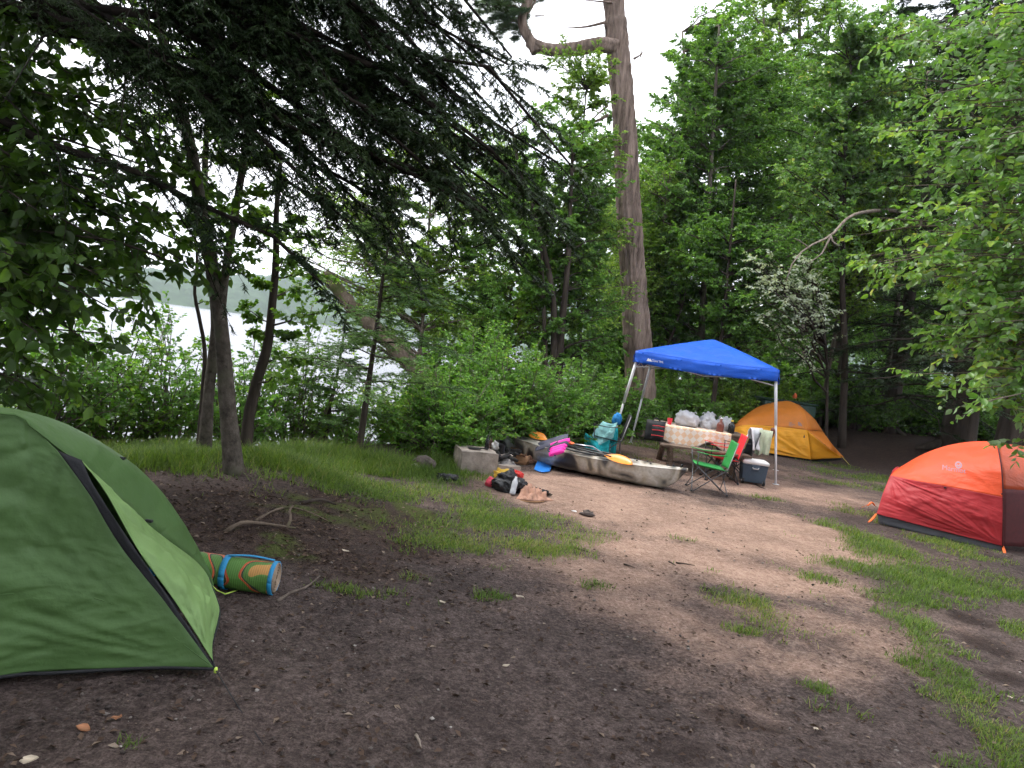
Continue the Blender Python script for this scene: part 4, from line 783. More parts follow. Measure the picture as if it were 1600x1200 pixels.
# ---- green tent at the left
M_GT = nylon('green_nylon', (.092, .178, .056), .25); M_GL = nylon('light_green_nylon', (.29, .46, .17), .40); M_BLK = mat('black_webbing', (.012, .013, .016), .7, .2, 20, .2); M_NEON = mat('lime_cord', (.55, .75, .12), .5, .1, 20, 0)
M_DK = mat('dark_floor_fabric', (.015, .016, .018), .7, .2, 10, .1)
def green_tent():
    o = thing('green_tent', gz((-2.1, 3.4)), 'green dome tent with its vestibule flap part open and black zip strip', 'tent')
    A3 = lambda *q: np.array(q, float)
    zipL = [(90, 704, 3.12), (140, 773, 3.14), (188, 852, 3.18), (262, 946, 3.22), (334, 1043, 3.25)]
    k2 = pxc([(0, 646, 3.0), (-25, 850, 2.93), (0, 1057, 2.93)])
    panel('front_panel', M_GT, o, [zipL, [(50, 668, 3.08), (75, 850, 3.06), (160, 1046, 3.1)], k2, [A3(-2.62, 2.72, 1.08), A3(-2.5, 2.55, .55), A3(-2.38, 2.42, .09)], [A3(-2.95, 2.32, .65), A3(-2.85, 2.2, .35), A3(-2.75, 2.1, .06)]], 70, 90, .035, 3.2, 5.5, 1, 3.5, fans=((0, 1, .022, 9, 1, .9), (0, 0, .016, 8, 2, .8), (.6, 1, .012, 9, 3, .6)))
    ridge = [(0, 646, 3.0), (50, 668, 3.08), (95, 703, 3.16), (132, 728, 3.27), (192, 788, 3.47), (256, 840, 3.72), (304, 876, 3.92), (326, 904, 4.05), (333, 930, 4.1)]
    sil = [(0, 641, 3.30), (80, 656, 3.45), (132, 678, 3.55), (192, 714, 3.72), (236, 752, 3.85), (276, 804, 3.98), (304, 852, 4.08), (324, 896, 4.15), (334, 934, 4.18)]
    r3 = pxc(ridge); s3 = pxc(sil); r0 = [A3(-2.95, 2.32, .65), A3(-2.62, 2.72, 1.08)]; s0 = [A3(-3.2, 2.75, .62), A3(-2.8, 3.05, 1.06)]
    b1 = [p + A3(-.45, .40, -.12) for p in s0 + s3]; b2 = [A3(p[0] - .85, p[1] + .75, max(p[2] - .75, .03)) for p in s0 + s3]; b3 = [A3(p[0] - .95, p[1] + .85, .02) for p in s0 + s3]
    for q in (b1, b2, b3):
        for k in range(len(q)): q[k][2] = max(min(q[k][2], 1.05), .02)
    panel('rear_panel', M_GT, o, [r0 + r3, s0 + s3, b1, b2, b3], 30, 40, .016, 5, 6, 2)
    G, _ = panel('door_flap', M_GL, o, [[(126, 719, 3.19), (165, 770, 3.2), (216, 860, 3.22), (276, 944, 3.24), (332, 1032, 3.26)], [(129, 722, 3.22), (180, 778, 3.30), (250, 862, 3.36), (305, 930, 3.36), (331, 1022, 3.30)], [(133, 729, 3.26), (192, 788, 3.44), (256, 840, 3.66), (304, 876, 3.84), (326, 904, 3.9), (342, 948, 3.74), (340, 972, 3.6), (329, 1014, 3.36)]], 50, 70, .030, 6, 9, 3, 2., fans=((0, 1, .016, 9, 4, .9), (1, .6, .012, 10, 5, .7)))
    panel('zip_strip', M_BLK, o, [[(q[0], q[1], q[2] - .02) for q in zipL], [(128, 719, 3.13), (150, 765, 3.13), (214, 862, 3.17), (272, 946, 3.21), (336, 1043, 3.235)]], 5, 30, .008, 3, 9, 4)
    s = MB(); s.tube(cat_rom(pxc([(334, 1045, 3.25), (250, 1043, 3.18), (160, 1047, 3.1), (80, 1052, 3.0), (0, 1058, 2.93)]) + [A3(-2.38, 2.42, .085), A3(-2.75, 2.1, .055)], 30), .008, 6); s.build('hem', M_BLK, o)
    rs = pxc([(q[0], q[1], q[2] - .012) for q in ridge[:4]]); s = MB(); s.tube(cat_rom([r0[1] - A3(0, .012, 0)] + rs, 24), .0045, 5); s.build('pole_seam', M_GT, o)
    s = MB(); s.tube(cat_rom(pxc([(-8, 930, 2.93), (60, 925, 3.03), (150, 935, 3.11), (240, 975, 3.19), (328, 1038, 3.243)]), 30), .0022, 5); s.build('stitched_seam', M_GT, o)
    s = MB(); s.tube(cat_rom(pxc([(326, 904, 3.9), (342, 948, 3.74), (341, 972, 3.6), (330, 1014, 3.36), (335, 1044, 3.25)]), 18), .006, 6); s.build('hem', M_BLK, o)
    for u, v, y in ((190, 716, 3.66), (233, 814, 3.55)):
        s = MB(); p = at(u, v, y); s.box(p, (.035, .02, .014)); s.build('toggle', M_BLK, o, bevel=.003)
    peg = gr(412, 1165); p = at(337, 1047, 3.25); s = MB(); s.tube([p, (p + peg) / 2 - ZV * .005, peg], .0028, 5); s.build('guy_line', M_BLK, o)
    s = MB(); s.lathe([(.007, -.012), (.009, 0), (.007, .012)], p, 8); s.build('cord_lock', M_NEON, o)
    # inner tent and floor behind the fly, in fabric darkened for the shadow beneath
    s = MB(); s.grid(loft([[A3(-1.62, 3.35, .04), A3(-1.95, 3.35, .95)], [A3(-2.2, 2.95, .04), A3(-2.25, 3.15, 1.0)], [A3(-2.8, 2.5, .04), A3(-2.75, 2.75, .8)]], 12, 10), thick=.004); s.build('inner_wall', M_DK, o)
    s = MB(); fp = [(-1.62, 3.3), (-2.7, 2.4), (-3.5, 3.4), (-2.2, 4.6), (-1.62, 4.2)]; n = len(fp); s.add([(x, y, float(H(x, y)) + .05) for x, y in fp], [list(range(n))]); s.build('floor_sheet', M_DK, o)
    s = MB(); q = gr(338, 936); s.tube([at(331, 915, 4.08), at(338, 922, 4.0), at(352, 928, 3.95), gr(372, 922)], .004, 5); s.build('guy_line', M_NEON, o)
green_tent()

# ---- orange and red tent
M_OR = nylon('orange_nylon', (.86, .105, .03), .28); M_RD = nylon('red_nylon', (.50, .035, .045), .22); M_BATH = mat('grey_floor_fabric', (.085, .085, .10), .6, .15, 8, .1); M_LOGO = mat('grey_print', (.36, .22, .27), .6, .1, 10, 0); M_STK = mat('orange_webbing', (.85, .16, .03), .6, .15, 15, .1)
M_ORD = nylon('shaded_orange_nylon', (.50, .075, .02), .10); M_RDD = mat('shaded_red_fabric', (.075, .010, .012), .8, .2, 20, .1)  # door face's shade put into its colours; the pole seam shares the red
def orange_tent():
    A = gr(1372, 819); B = gr(1566, 863); ya, yb = A[1], B[1]; o = thing('orange_tent', (A + B) / 2, 'orange tent with a red lower wall on the grass', 'tent')
    L = lambda f: ya + (yb - ya) * f
    bot = [(1370, 803, L(0)), (1420, 816, L(.25)), (1490, 834, L(.6)), (1566, 853, L(1))]
    mid = [(1380, 770, L(0) + .10), (1425, 782, L(.25) + .02), (1490, 797, L(.6) + .02), (1567, 814, L(1) + .01)]
    bnd = [(1391, 743, L(0) + .22), (1430, 751, L(.25) + .14), (1490, 762, L(.6) + .12), (1567, 777, L(1) + .06)]
    G1, _ = panel('lower_fly', M_RD, o, [bot, mid, bnd], 60, 90, .018, 2.0, 4., 1, 5., fans=((0, 1, .030, 7, 1, 1.1), (1, 0, .022, 8, 2, .9)))
    up1 = [(1395, 738, L(0) + .32), (1436, 727, L(.3) + .38), (1492, 722, L(.6) + .36), (1566, 732, L(1) + .20)]
    top = [(1400, 734, L(0) + .45), (1440, 711, L(.3) + .62), (1478, 697, L(.5) + .68), (1515, 690.5, L(.7) + .70), (1545, 690, L(.9) + .66), (1558, 692, L(1) + .60)]
    G2, _ = panel('upper_fly', M_OR, o, [bnd, up1, top], 40, 60, .008, 3, 5, 2, fans=((0, 1, .008, 8, 3, .8), (0, 0, .008, 8, 4, .7)))
    t3 = np.array(pxc(top)); bk1 = t3 + [.5, .55, -.22]; bk2 = t3 + [.75, .95, 0]; bk2[:, 2] = .35; bk3 = t3 + [.8, 1.05, 0]; bk3[:, 2] = .1
    bk1[:, 2] = np.minimum(bk1[:, 2], t3[:, 2] - .05); panel('far_fly', M_OR, o, [list(t3), list(bk1), list(bk2), list(bk3)], 16, 20, .01, 3, 4, 3)
    a3 = np.array(pxc([(1370, 803, L(0)), (1391, 743, L(0) + .22), (1400, 734, L(0) + .45)])); panel('end_panel', M_RD, o, [list(a3), list(a3 + [.45, .75, -.03]), [bk3[0], bk2[0], bk1[0]]], 8, 8)
    e3 = np.array(pxc([(1558, 692, L(1) + .60), (1565, 732, L(1) + .20), (1567, 777, L(1) + .06), (1567, 814, L(1) + .01), (1566, 853, L(1))]))
    dx = np.array([.62, .22, 0]); f1 = e3 + dx * .55 + np.outer([0, .05, .05, .03, 0], [-.05, -.25, 0]); f2 = e3 + dx * 1.3 + np.outer([-.6, 0, .3, .2, 0], [0, 0, .05]); f3 = e3 + dx * 2.0; f3[:, 2] *= [.8, .75, .7, .6, 1]
    E = [cat_rom(list(q), 24) for q in (e3, f1, f2, f3)]
    G3 = np.stack([cat_rom([e[i] for e in E], 20) for i in range(24)], 0)
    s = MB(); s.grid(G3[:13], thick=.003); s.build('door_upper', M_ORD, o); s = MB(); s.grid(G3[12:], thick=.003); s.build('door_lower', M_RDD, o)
    panel('bathtub_floor', M_BATH, o, [[(1371, 802, L(0) + .05), (1420, 815, L(.25) + .05), (1490, 833, L(.6) + .05), (1564, 851, L(1) + .05)], [(1373, 818, L(0) + .02), (1420, 829, L(.25) + .02), (1490, 846, L(.6) + .02), (1564, 862, L(1) + .02)]], 5, 20, .01, 2, 6, 3)
    s = MB(); s.tube(cat_rom(pxc([(1558, 691.5, L(1) + .58), (1565, 732, L(1) + .18), (1567.5, 777, L(1) + .04), (1567.5, 814, L(1) - .01), (1566.5, 855, L(1) - .02)]), 14), .008, 6); s.build('pole_seam', M_RDD, o)
    for P in ([(1367, 790, ya), (1362, 785, ya - .03), (1356, 790, ya - .05)], [(1369, 803, ya), (1364, 810, ya - .05), (1357, 816, ya - .12)], [(1567, 853, yb), (1569, 860, yb - .04), (1571, 869, yb - .10)]):
        s = MB(); s.tube(cat_rom(pxc(P), 7), [.012, .016, .02, .02, .018, .015, .012], 6, flat=.5); s.build('stake_loop', M_STK, o)
    s = MB(); s.tube([at(1362, 786, ya - .03), gr(1346, 793)], .003, 5); s.build('guy_line', M_STK, o)
    text_on(G2, 'Marmot', 1472, 734, 11, .16, M_LOGO, o, asp=1.05)
    shape_on(G2, arc_px(1498, 727, 3.4, 5.6, 0, 359, 22), M_LOGO, o, 'logo_ring'); shape_on(G2, [(1495.5, 729.5), (1495.5, 725), (1498, 727.6), (1500.5, 725), (1500.5, 729.5), (1498, 729)], M_LOGO, o, 'logo_mark')
    for u, v in ((1477, 762), (1567, 772)):
        s = MB(); p = surf_at(G1, u, v, .01); s.box(p, (.03, .015, .018)); s.build('toggle', M_BLK, o, bevel=.003)
orange_tent()

# ---- yellow tent
M_YL = nylon('yellow_nylon', (.86, .40, .025), .3); M_YO = nylon('amber_nylon', (.68, .23, .035), .3); M_GP = mat('slate_print', (.22, .22, .27), .6, .1, 10, 0)
def yellow_tent():
    B = gr(1268, 721); yb = B[1]; yl = gr(1159, 704)[1]; yr = gr(1319, 717)[1]; o = thing('yellow_tent', B, 'yellow and amber tent pitched behind the picnic table', 'tent')
    L = lambda f: yl + (yb - yl) * f
    bot = [(1122, 692, L(-.3)), (1159, 701, L(0)), (1215, 710, L(.5)), (1267, 718, L(1))]; mid = [(1128, 682, L(-.3) + .1), (1162, 683, L(0) + .02), (1215, 689, L(.5) + .02), (1265, 696, L(1))]; bnd = [(1137, 673, L(-.2) + .25), (1165, 664, L(0) + .2), (1215, 667, L(.5) + .15), (1261, 672, L(1) + .1)]
    G1, _ = panel('lower_fly', M_YL, o, [bot, mid, bnd], 36, 56, .04, 3, 4, 6, 2, fans=((0, 1, .04, 7, 3, 1.1), (1, 0, .03, 7, 5, .9)))
    up = [(1139, 671.5, L(-.2) + .35), (1172, 650, L(0) + .45), (1218, 646, L(.5) + .4), (1255, 646, L(1) + .3)]; top = [(1141, 670, L(-.2) + .5), (1162, 651, L(0) + .7), (1184, 636, L(.2) + .85), (1208, 629, L(.5) + .85), (1231, 626.5, L(.8) + .8), (1243, 631, L(1) + .65)]
    G2, _ = panel('upper_fly', M_YO, o, [bnd, up, top], 16, 26, .03, 3, 4, 7)
    t3 = np.array(pxc(top)); b1 = t3 + [.35, .6, -.15]; b2 = t3 + [.6, 1.3, 0]; b2[:, 2] = H(b2[:, 0], b2[:, 1]) + .05; panel('far_fly', M_YO, o, [list(t3), list(b1), list(b2)], 10, 14)
    seam = [(1243, 631, L(1) + .65), (1255, 646, L(1) + .3), (1261, 672, L(1) + .1)]; silr = [(1250, 634, L(1) + .9), (1272, 654, L(1) + .9), (1285, 673, L(1) + .95)]
    panel('side_upper', M_YO, o, [seam, [(1247, 632, L(1) + .75), (1264, 649, L(1) + .55), (1274, 672, L(1) + .5)], silr], 8, 12)
    panel('side_upper', M_YO, o, [[(1261, 672, L(1) + .1), (1290, 696, (yb + yr) / 2), (1314, 713, yr - .05)], [(1285, 673, L(1) + .95), (1301, 695, yr + .1), (1319, 715, yr)]], 6, 12)
    panel('side_lower', M_YL, o, [[(1261, 672, L(1) + .1), (1265, 696, L(1)), (1267, 718, L(1))], [(1288, 695, (yb + yr) / 2 - .02), (1290, 704, (yb + yr) / 2), (1292, 716.5, (yb + yr) / 2)], [(1313, 712.5, yr - .06), (1314, 714, yr - .05), (1315, 715.5, yr - .05)]], 10, 12)
    panel('floor_edge', M_DK, o, [[(1140, 696, L(-.15) + .08), (1215, 709, L(.5) + .08), (1266, 716, L(1) + .08)], [(1140, 701, L(-.15) + .05), (1215, 717, L(.5) + .05), (1266, 722, L(1) + .05)]], 3, 12)
    panel('floor_edge', M_DK, o, [[(1268, 715, yb + .08), (1314, 714, yr)], [(1268, 722, yb + .06), (1314, 719, yr)]], 3, 6)
    shape_on(G1, arc_px(1176.5, 676, 2.0, 3.4, 0, 180, 8), M_DK, o, 'vent'); shape_on(G1, [(1255, 684), (1256.5, 679), (1258, 684)], M_DK, o, 'vent')
    for r0, r1 in ((1.2, 2.2), (3.0, 4.0), (4.8, 5.8)): shape_on(G2, arc_px(1247, 665.5, r0, r1, 5, 92, 8), M_GP, o, 'logo_arc', .012)
    for k, w in enumerate(('THE', 'NORTH', 'FACE')): text_on(G2, w, 1232.5, 661.5 + k * 2.3, 2.6, .1, M_GP, o, lift=.012)
    s = MB(); s.tube([at(1316, 714, yr), gr(1328, 722)], .006, 5); s.build('guy_line', mat('yellow_cord', (.75, .6, .15), .6, .1, 10, 0), o)
yellow_tent()

# ================================================================== canopy
M_BLUE = nylon('blue_polyester', (.012, .110, .62), .16, .45); M_WHT = mat('white_painted_steel', (.66, .66, .68), .35, .08, 6, .03, spec=.5); M_WPR = mat('white_print', (.8, .8, .82), .6, .05, 10, 0)
def canopy():
    NL, NR, FL, FR = np.array([2.13, 12.8]), np.array([4.46, 12.4]), np.array([2.82, 15.1]), np.array([5.30, 14.75]); C = (NL + NR + FL + FR) / 4
    o = thing('canopy_shelter', gz(C), 'blue pop-up canopy on slanted white legs over the picnic table', 'canopy')
    ze, zv, za = 1.93, 1.735, 2.36; apx = np.array([C[0] - .02, C[1] - .05, za]); out = lambda p: np.array([*(C + (p - C) * 1.03)])
    cs = [out(NL), out(NR), out(FR), out(FL)]
    Gs = []
    for i in range(4):
        a, b = np.array([*cs[i], ze]), np.array([*cs[(i + 1) % 4], ze]); n = 14; G = np.zeros((n, n, 3))
        for r in range(n):
            f = r / (n - 1); e0 = a + (apx - a) * f; e1 = b + (apx - b) * f; e0 = e0 + ZV * .012 * math.sin(math.pi * f); e1 = e1 + ZV * .012 * math.sin(math.pi * f)
            for c in range(n): g = c / (n - 1); G[r, c] = e0 + (e1 - e0) * g - ZV * (.035 * math.sin(math.pi * g) * (1 - f))
        s = MB(); s.grid(G, thick=.003); s.build('roof_panel', M_BLUE, o)
        t = np.linspace(0, 1, 30); top = a + (b - a) * t[:, None] - ZV * (.035 * np.sin(math.pi * t))[:, None]; V = np.zeros((5, 30, 3)); nn = nrm(np.cross(b - a, ZV))
        for r in range(5): V[r] = top - ZV * (ze - zv) * r / 4 * (1 + .10 * np.sin(math.pi * t))[:, None] + nn * (.012 * np.sin(t * 23 + r * 2.1) * (r > 0) + .006 + .006 * r)[:, None]
        s = MB(); s.grid(V, thick=.003); s.build('valance', M_BLUE, o); Gs.append(V)
    V = Gs[0]; text_on(V, 'OZARK TRAIL', 1018, 565, 5.0, .15, M_WPR, o, lift=.01, asp=.6); shape_on(V, [(1010, 564), (1013, 559.5), (1014.5, 561.5), (1016, 560.5), (1018.5, 565.2)], M_WPR, o, 'logo_mark', .01)
    feet = {0: gr(949, 712), 1: gr(1212, 757), 3: gr(985, 692), 2: gr(1212, 735)}
    tops = [np.array([*p, 1.80]) for p in (NL, NR, FR, FL)]
    for i in range(4):
        f = feet[i]; t = tops[i]; d = nrm(t - f); m_ = f + (t - f) * .55
        s = MB(); s.tube([f, m_], .021, 4); lg = s.build('leg', M_WHT, o, smooth=False); s = MB(); s.tube([m_, t], .027, 4); s.build('upper_leg', M_WHT, o, smooth=False)
        s = MB(); s.box(f + ZV * .005, (.09, .09, .010)); s.build('foot_plate', M_WHT, lg)
    for i in range(4):
        a, b = tops[i] + ZV * .02, tops[(i + 1) % 4] + ZV * .02; m_ = (a + b) / 2; lo = ZV * .17
        for p, q in ((a, m_ - lo), (a - lo, m_), (m_ - lo, b), (m_, b - lo)):
            s = MB(); s.tube([p, q], .009, 4); s.build('truss_bar', M_WHT, o, smooth=False)
canopy()

# ================================================================== kayak
def kayak_mat():
    m, t, b, out = nodes('camo_plastic'); tcn = N(t, 'ShaderNodeTexCoord')
    n1 = N(t, 'ShaderNodeTexNoise', {'Vector': tcn.outputs['Object'], 'Scale': 2.9, 'Detail': 2, 'Roughness': .4, 'Distortion': .5}); n2 = N(t, 'ShaderNodeTexNoise', {'Vector': tcn.outputs['Object'], 'Scale': 30, 'Detail': 4})
    c = ramp(t, n1.outputs['Fac'], [(.37, (.035, .034, .036)), (.43, (.16, .14, .115)), (.47, (.40, .35, .27)), (.56, (.50, .47, .43)), (.62, (.30, .27, .22)), (.68, (.06, .06, .065))]); d = ramp(t, n2.outputs['Fac'], [(.35, (.85, .85, .85)), (.7, (1.1, 1.1, 1.1))])
    t.links.new(N(t, 'ShaderNodeMixRGB', {0: 1., 1: c.outputs[0], 2: d.outputs[0]}, blend_type='MULTIPLY').outputs[0], b.inputs['Base Color']); b.inputs['Roughness'].default_value = .36; b.inputs['Specular IOR Level'].default_value = .5
    return m
M_CAMO = kayak_mat(); M_RIM = mat('black_plastic', (.02, .021, .024), .45, .2, 20, .05); M_ORP = mat('orange_plastic', (.80, .26, .025), .35, .08, 8, .02, spec=.5); M_MET = mat('grey_metal', (.38, .39, .42), .3, .1, 20, .03, metal=.8)
KS = at(797, 702, 11.35); KB = at(1074, 748, 9.95); KS[2] = KB[2] = 0; KD = nrm(KB - KS); KL = float(np.linalg.norm(KB - KS)); KW = np.array([KD[1], -KD[0], 0])   # KW points towards the camera side
def kz(t): return .285 + .05 * abs(2 * t - 1) ** 2
def kw(t): return .365 * max(math.sin(math.pi * min(max(t, 0), 1)), 0) ** (.62 if t < .5 else .92) + .004
def kp(t, w, z): p = KS + KD * KL * t + KW * w; return p + ZV * (z + float(H(KS[0], KS[1])) * (1 - t) + float(H(KB[0], KB[1])) * t)
def kayak():
    o = thing('kayak', kp(.5, 0, 0), 'tan and grey camouflage kayak lying on the sand', 'kayak'); n = 44; T = np.linspace(.004, .996, n); rows = []
    for t in T:
        e = abs(2 * t - 1); w = kw(t); zt = kz(t); keel = .015 + (zt - .04) * min(max(e - .76, 0) / .24, 1) ** 1.9; r = []
        for k in np.linspace(-1, 1, 17):
            a = k * math.pi / 2; ww = w * (1.0 if abs(k) == 1 else min(1.0, abs(math.sin(a)) ** .75)) * (1 if k >= 0 else -1); f = 1 - math.cos(a) ** .8 if abs(k) < 1 else 1; r.append(kp(t + (.012 * (1 - f)) * (-1 if t > .5 else 1) * (e > .8), ww, keel + (zt - keel) * f ** 1.1))
        rows.append(r)
    s = MB(); s.grid(np.array(rows)); s.build('hull', M_CAMO, o)
    rows = []
    for t in np.linspace(.004, .996, 70):
        r = []
        for k in np.linspace(-1, 1, 33):
            w = kw(t) * k; z = kz(t) + .045 * (1 - k * k) * (1 - .3 * abs(2 * t - 1)); d = ((t - .46) / .21) ** 2 + (w / .235) ** 2; z -= .20 * float(sstep(1.06, .78, d)); d2 = ((t - .86) / .06) ** 2 + (w / .11) ** 2; z -= .018 * float(sstep(1.1, .8, d2)); r.append(kp(t, w, z))
        rows.append(r)
    s = MB(); s.grid(np.array(rows)); s.build('deck', M_CAMO, o)
    A = np.linspace(0, 2 * math.pi, 49); s = MB(); s.tube([kp(.46 + .218 * math.cos(a), .243 * math.sin(a), kz(.46 + .2 * math.cos(a)) + .04) for a in A], .013, 6, cap=False); s.build('cockpit_rim', M_RIM, o)
    for sg in (1,):
        s = MB(); s.tube([kp(t, kw(t) * 1.0, kz(t)) for t in np.linspace(.02, .98, 40)], .008, 5); s.build('seam_strip', M_CAMO, o)
    for t in (.03, .965): s = MB(); s.tube([kp(t, -.04, kz(t) + .03), kp(t, -.03, kz(t) + .075), kp(t, .03, kz(t) + .075), kp(t, .04, kz(t) + .03)], .009, 6); s.build('carry_handle', M_RIM, o)
    for t, w in ((.74, .05), (.78, -.08), (.82, .12), (.90, .05), (.71, -.1), (.92, -.03)): s = MB(); s.lathe([(.014, 0), (.018, .008), (.008, .016)], kp(t, w, kz(t) + .035), 8); s.build('deck_fitting', M_RIM, o)
    s = MB(); s.box(kp(.40, 0, .17), (.34, .32, .06), np.array([KD, KW, ZV]).T); s.build('seat_base', M_RIM, o, bevel=.02)
    s = MB(); s.tube([kp(.55, .05, .35), kp(.5, .10, .42), kp(.36, .12, .40)], .012, 6); s.build('seat_strut', M_MET, o)
kayak()
def paddle():
    a, b = at(872, 694, 10.95), at(945, 711, 10.28); bl1 = at(827, 678, 11.25); bl2 = at(988, 726, 10.0); o = thing('kayak_paddle', a, 'black paddle with orange blades laid across the kayak', 'paddle')
    s = MB(); s.tube([at(855, 688, 11.05), a, b, at(955, 714, 10.22)], .014, 8); s.build('shaft', M_RIM, o)
    for p0, p1 in ((at(855, 688, 11.05), bl1), (at(945, 711.5, 10.28), bl2)):
        q = [p0 + (p1 - p0) * t for t in np.linspace(0, 1, 12)]; w = [.014, .03, .055, .075, .088, .094, .095, .092, .085, .072, .052, .02]; d = nrm(p1 - p0); side = nrm(np.cross(d, nrm(CAM - p0) * .55 + ZV * .8)); nn = np.cross(side, d)
        G = np.array([[p + side * w_ * k + nn * (.025 * k * k * w_ / .1) for k in np.linspace(-1, 1, 9)] for p, w_ in zip(q, w)]); s = MB(); s.grid(G, thick=.007); s.build('blade', M_ORP, o)
paddle()
# ================================================================== things on and around the kayak
def pillow(s, c, d, ax, puff=1.0, n=12, lump=0.0, seed=0):
    """closed cushion-like shape: d = half sizes, ax = 3 unit axes (rows)"""
    ax = np.asarray(ax, float); U, V = np.meshgrid(np.linspace(-1, 1, n), np.linspace(-1, 1, n), indexing='ij'); k = (np.clip(1 - np.abs(U) ** 4, 0, 1) * np.clip(1 - np.abs(V) ** 4, 0, 1)) ** .5
    for sg in (1, -1):
        Z = sg * k * puff + lump * fbm(U * 2 + seed, V * 2 + sg * 9 + seed, 3) * k; P = np.array(c) + U[..., None] * d[0] * ax[0] + V[..., None] * d[1] * ax[1] + Z[..., None] * d[2] * ax[2]; s.grid(P if sg < 0 else P[::-1])
    return s
def axes(x, z): x = nrm(x); y = nrm(np.cross(z, x)); return np.array([x, y, np.cross(x, y)])
def crumple(name, c, r, mat_, seed, label=None, cat=None, parent=None, group=None, n=22, amp=.55, squash=None):
    """crumpled bag: a lumpy closed sphere flattened on the ground"""
    s = MB(); th = np.linspace(0, math.pi, n); ph = np.linspace(0, 2 * math.pi, n * 2); T, P = np.meshgrid(th, ph, indexing='ij'); x, y, z = np.sin(T) * np.cos(P), np.sin(T) * np.sin(P), np.cos(T)
    k = 1 + amp * (fbm(x * 2.2 + seed * 3.3 + z, y * 2.2 + z * 1.7 + seed, 4)) + amp * .5 * (np.abs(fbm(x * 4 + seed, y * 4 - z * 4, 3)) - .2) + amp * .22 * (np.abs(vnoise(x * 9 + z * 5 + seed, y * 9 - z * 6)) * 2 - .5); G = np.stack([x * k * r[0], y * k * r[1], np.maximum(z * k, -.75) * r[2]], -1); G[:, -1] = G[:, 0]
    s.grid(G + np.array(c) + ZV * r[2] * .7); o = s.build(name, mat_, parent)
    if label: tag(o, label, cat, group)
    return o
M_NAVY = mat('slate_fabric', (.065, .065, .10), .75, .2, 15, .3); M_MAG = mat('magenta_fabric', (.80, .03, .38), .6, .12, 15, .2); M_ORF = mat('orange_fabric', (.8, .16, .05), .65, .15, 15, .2)
s = MB(); c = at(862, 691, 10.80) ; pillow(s, c, (.26, .125, .030), axes(at(886, 681, 10.75) - at(838, 696, 10.85), nrm([-.1, -.30, .9])), 1, 14); o = s.build('seat_pad', M_NAVY); tag(o, 'slate grey seat pad propped on the kayak', 'seat pad')
def vest():
    o = thing('life_vest', at(868, 705, 10.45), 'magenta and navy striped life vest hanging over the kayak side', 'life vest'); P0, P1 = at(858, 697, 10.85), at(884, 691, 10.80); D0, D1 = at(868, 711, 10.68), at(880, 706, 10.70)
    for i in range(5):
        f = (i + .5) / 5; a = P1 + (P0 - P1) * 0; c0 = at(876 + (866 - 876) * 0 + (870 - 876) * f * 1.2, 690 + 19 * f, 10.50 - .16 * f); ax = axes(at(886, 697, 10.4) - at(856, 706, 10.46), nrm([-.1, -.75, .55])); s = MB(); pillow(s, c0, (.15 - .008 * i, .034, .036), ax, 1, 9); s.build('foam_panel', M_MAG if i not in (1,) else M_NAVY, o)
    s = MB(); s.tube(cat_rom(pxc([(872, 690, 10.47), (862, 697, 10.46), (856, 703, 10.43), (868, 712, 10.33)]), 10), .012, 6); s.build('edge_binding', M_NAVY, o)
    s = MB(); pillow(s, at(890, 692, 10.5), (.07, .05, .02), axes([1, -.3, 0], ZV), 1, 7); s.build('shoulder_strap', M_ORF, o)
vest()
M_CLR = mat('clear_plastic', (.62, .64, .68), .25, .1, 12, .3, trans=.3, spec=.6); M_CARD = mat('brown_cardboard', (.34, .19, .10), .85, .2, 8, .2); M_PAPER = mat('brown_paper', (.36, .20, .14), .85, .2, 10, .4); M_BLUEP = mat('blue_plastic', (.03, .22, .72), .3, .1, 8, .05, spec=.5)
crumple('plastic_bag', gr(800, 712) + ZV * .14, (.15, .12, .13), M_CLR, 3, 'clear plastic bag beside the stern of the kayak', 'bag')
def carton():
    p = gr(806, 722); o = thing('carton', p, 'open brown cardboard carton between the fireplace and the kayak', 'box'); ax = axes([.9, -.3, 0], ZV); s = MB(); w, d, h, t = .20, .16, .14, .006
    for cx, cy, sx, sy in ((0, -d, 2 * w, t), (0, d, 2 * w, t), (-w, 0, t, 2 * d - .014), (w, 0, t, 2 * d - .014)): s.box(p + ax.T @ np.array([cx, cy, h / 2]), (sx, sy, h), ax.T)
    s.build('side_wall', M_CARD, o, smooth=False); s = MB(); s.box(p + ZV * .008, (2 * w - .02, 2 * d - .02, .008), ax.T); s.build('bottom', M_CARD, o, smooth=False)
    for sg in (1, -1): s = MB(); s.box(p + ax.T @ np.array([0, sg * (d + .055), h + .012]), (2 * w - .01, .12, .005), ax.T @ np.array([[1, 0, 0], [0, .93, -.36 * sg], [0, .36 * sg, .93]])); s.build('flap', M_CARD, o, smooth=False)
carton()
crumple('paper_scrap', gr(828, 724) + ZV * .01, (.14, .08, .07), M_PAPER, 5, 'crumpled brown paper beside the blue scoop', 'paper', amp=.9)
def scoop():
    p = gr(846, 735); o = thing('plastic_scoop', p, 'blue plastic dustpan lying on the sand beside the kayak', 'dustpan'); c = pxc_g([(833, 734), (838, 727), (858, 726), (864, 727), (860, 737), (845, 738)])
    G = loft([[gr(834, 735) + ZV * .012, gr(846, 739) + ZV * .012, gr(859, 738) + ZV * .012], [gr(836, 731) + ZV * .03, gr(848, 733) + ZV * .012, gr(861, 733) + ZV * .03], [gr(839, 727) + ZV * .075, gr(850, 728) + ZV * .07, gr(864, 728) + ZV * .06]], 8, 10); s = MB(); s.grid(G, thick=.005); s.build('pan', M_BLUEP, o); s = MB(); s.tube([gr(862, 729) + ZV * .05, gr(868, 728) + ZV * .06], .015, 8); s.build('handle', M_BLUEP, o)
def pxc_g(L): return [gr(u, v) for u, v in L]
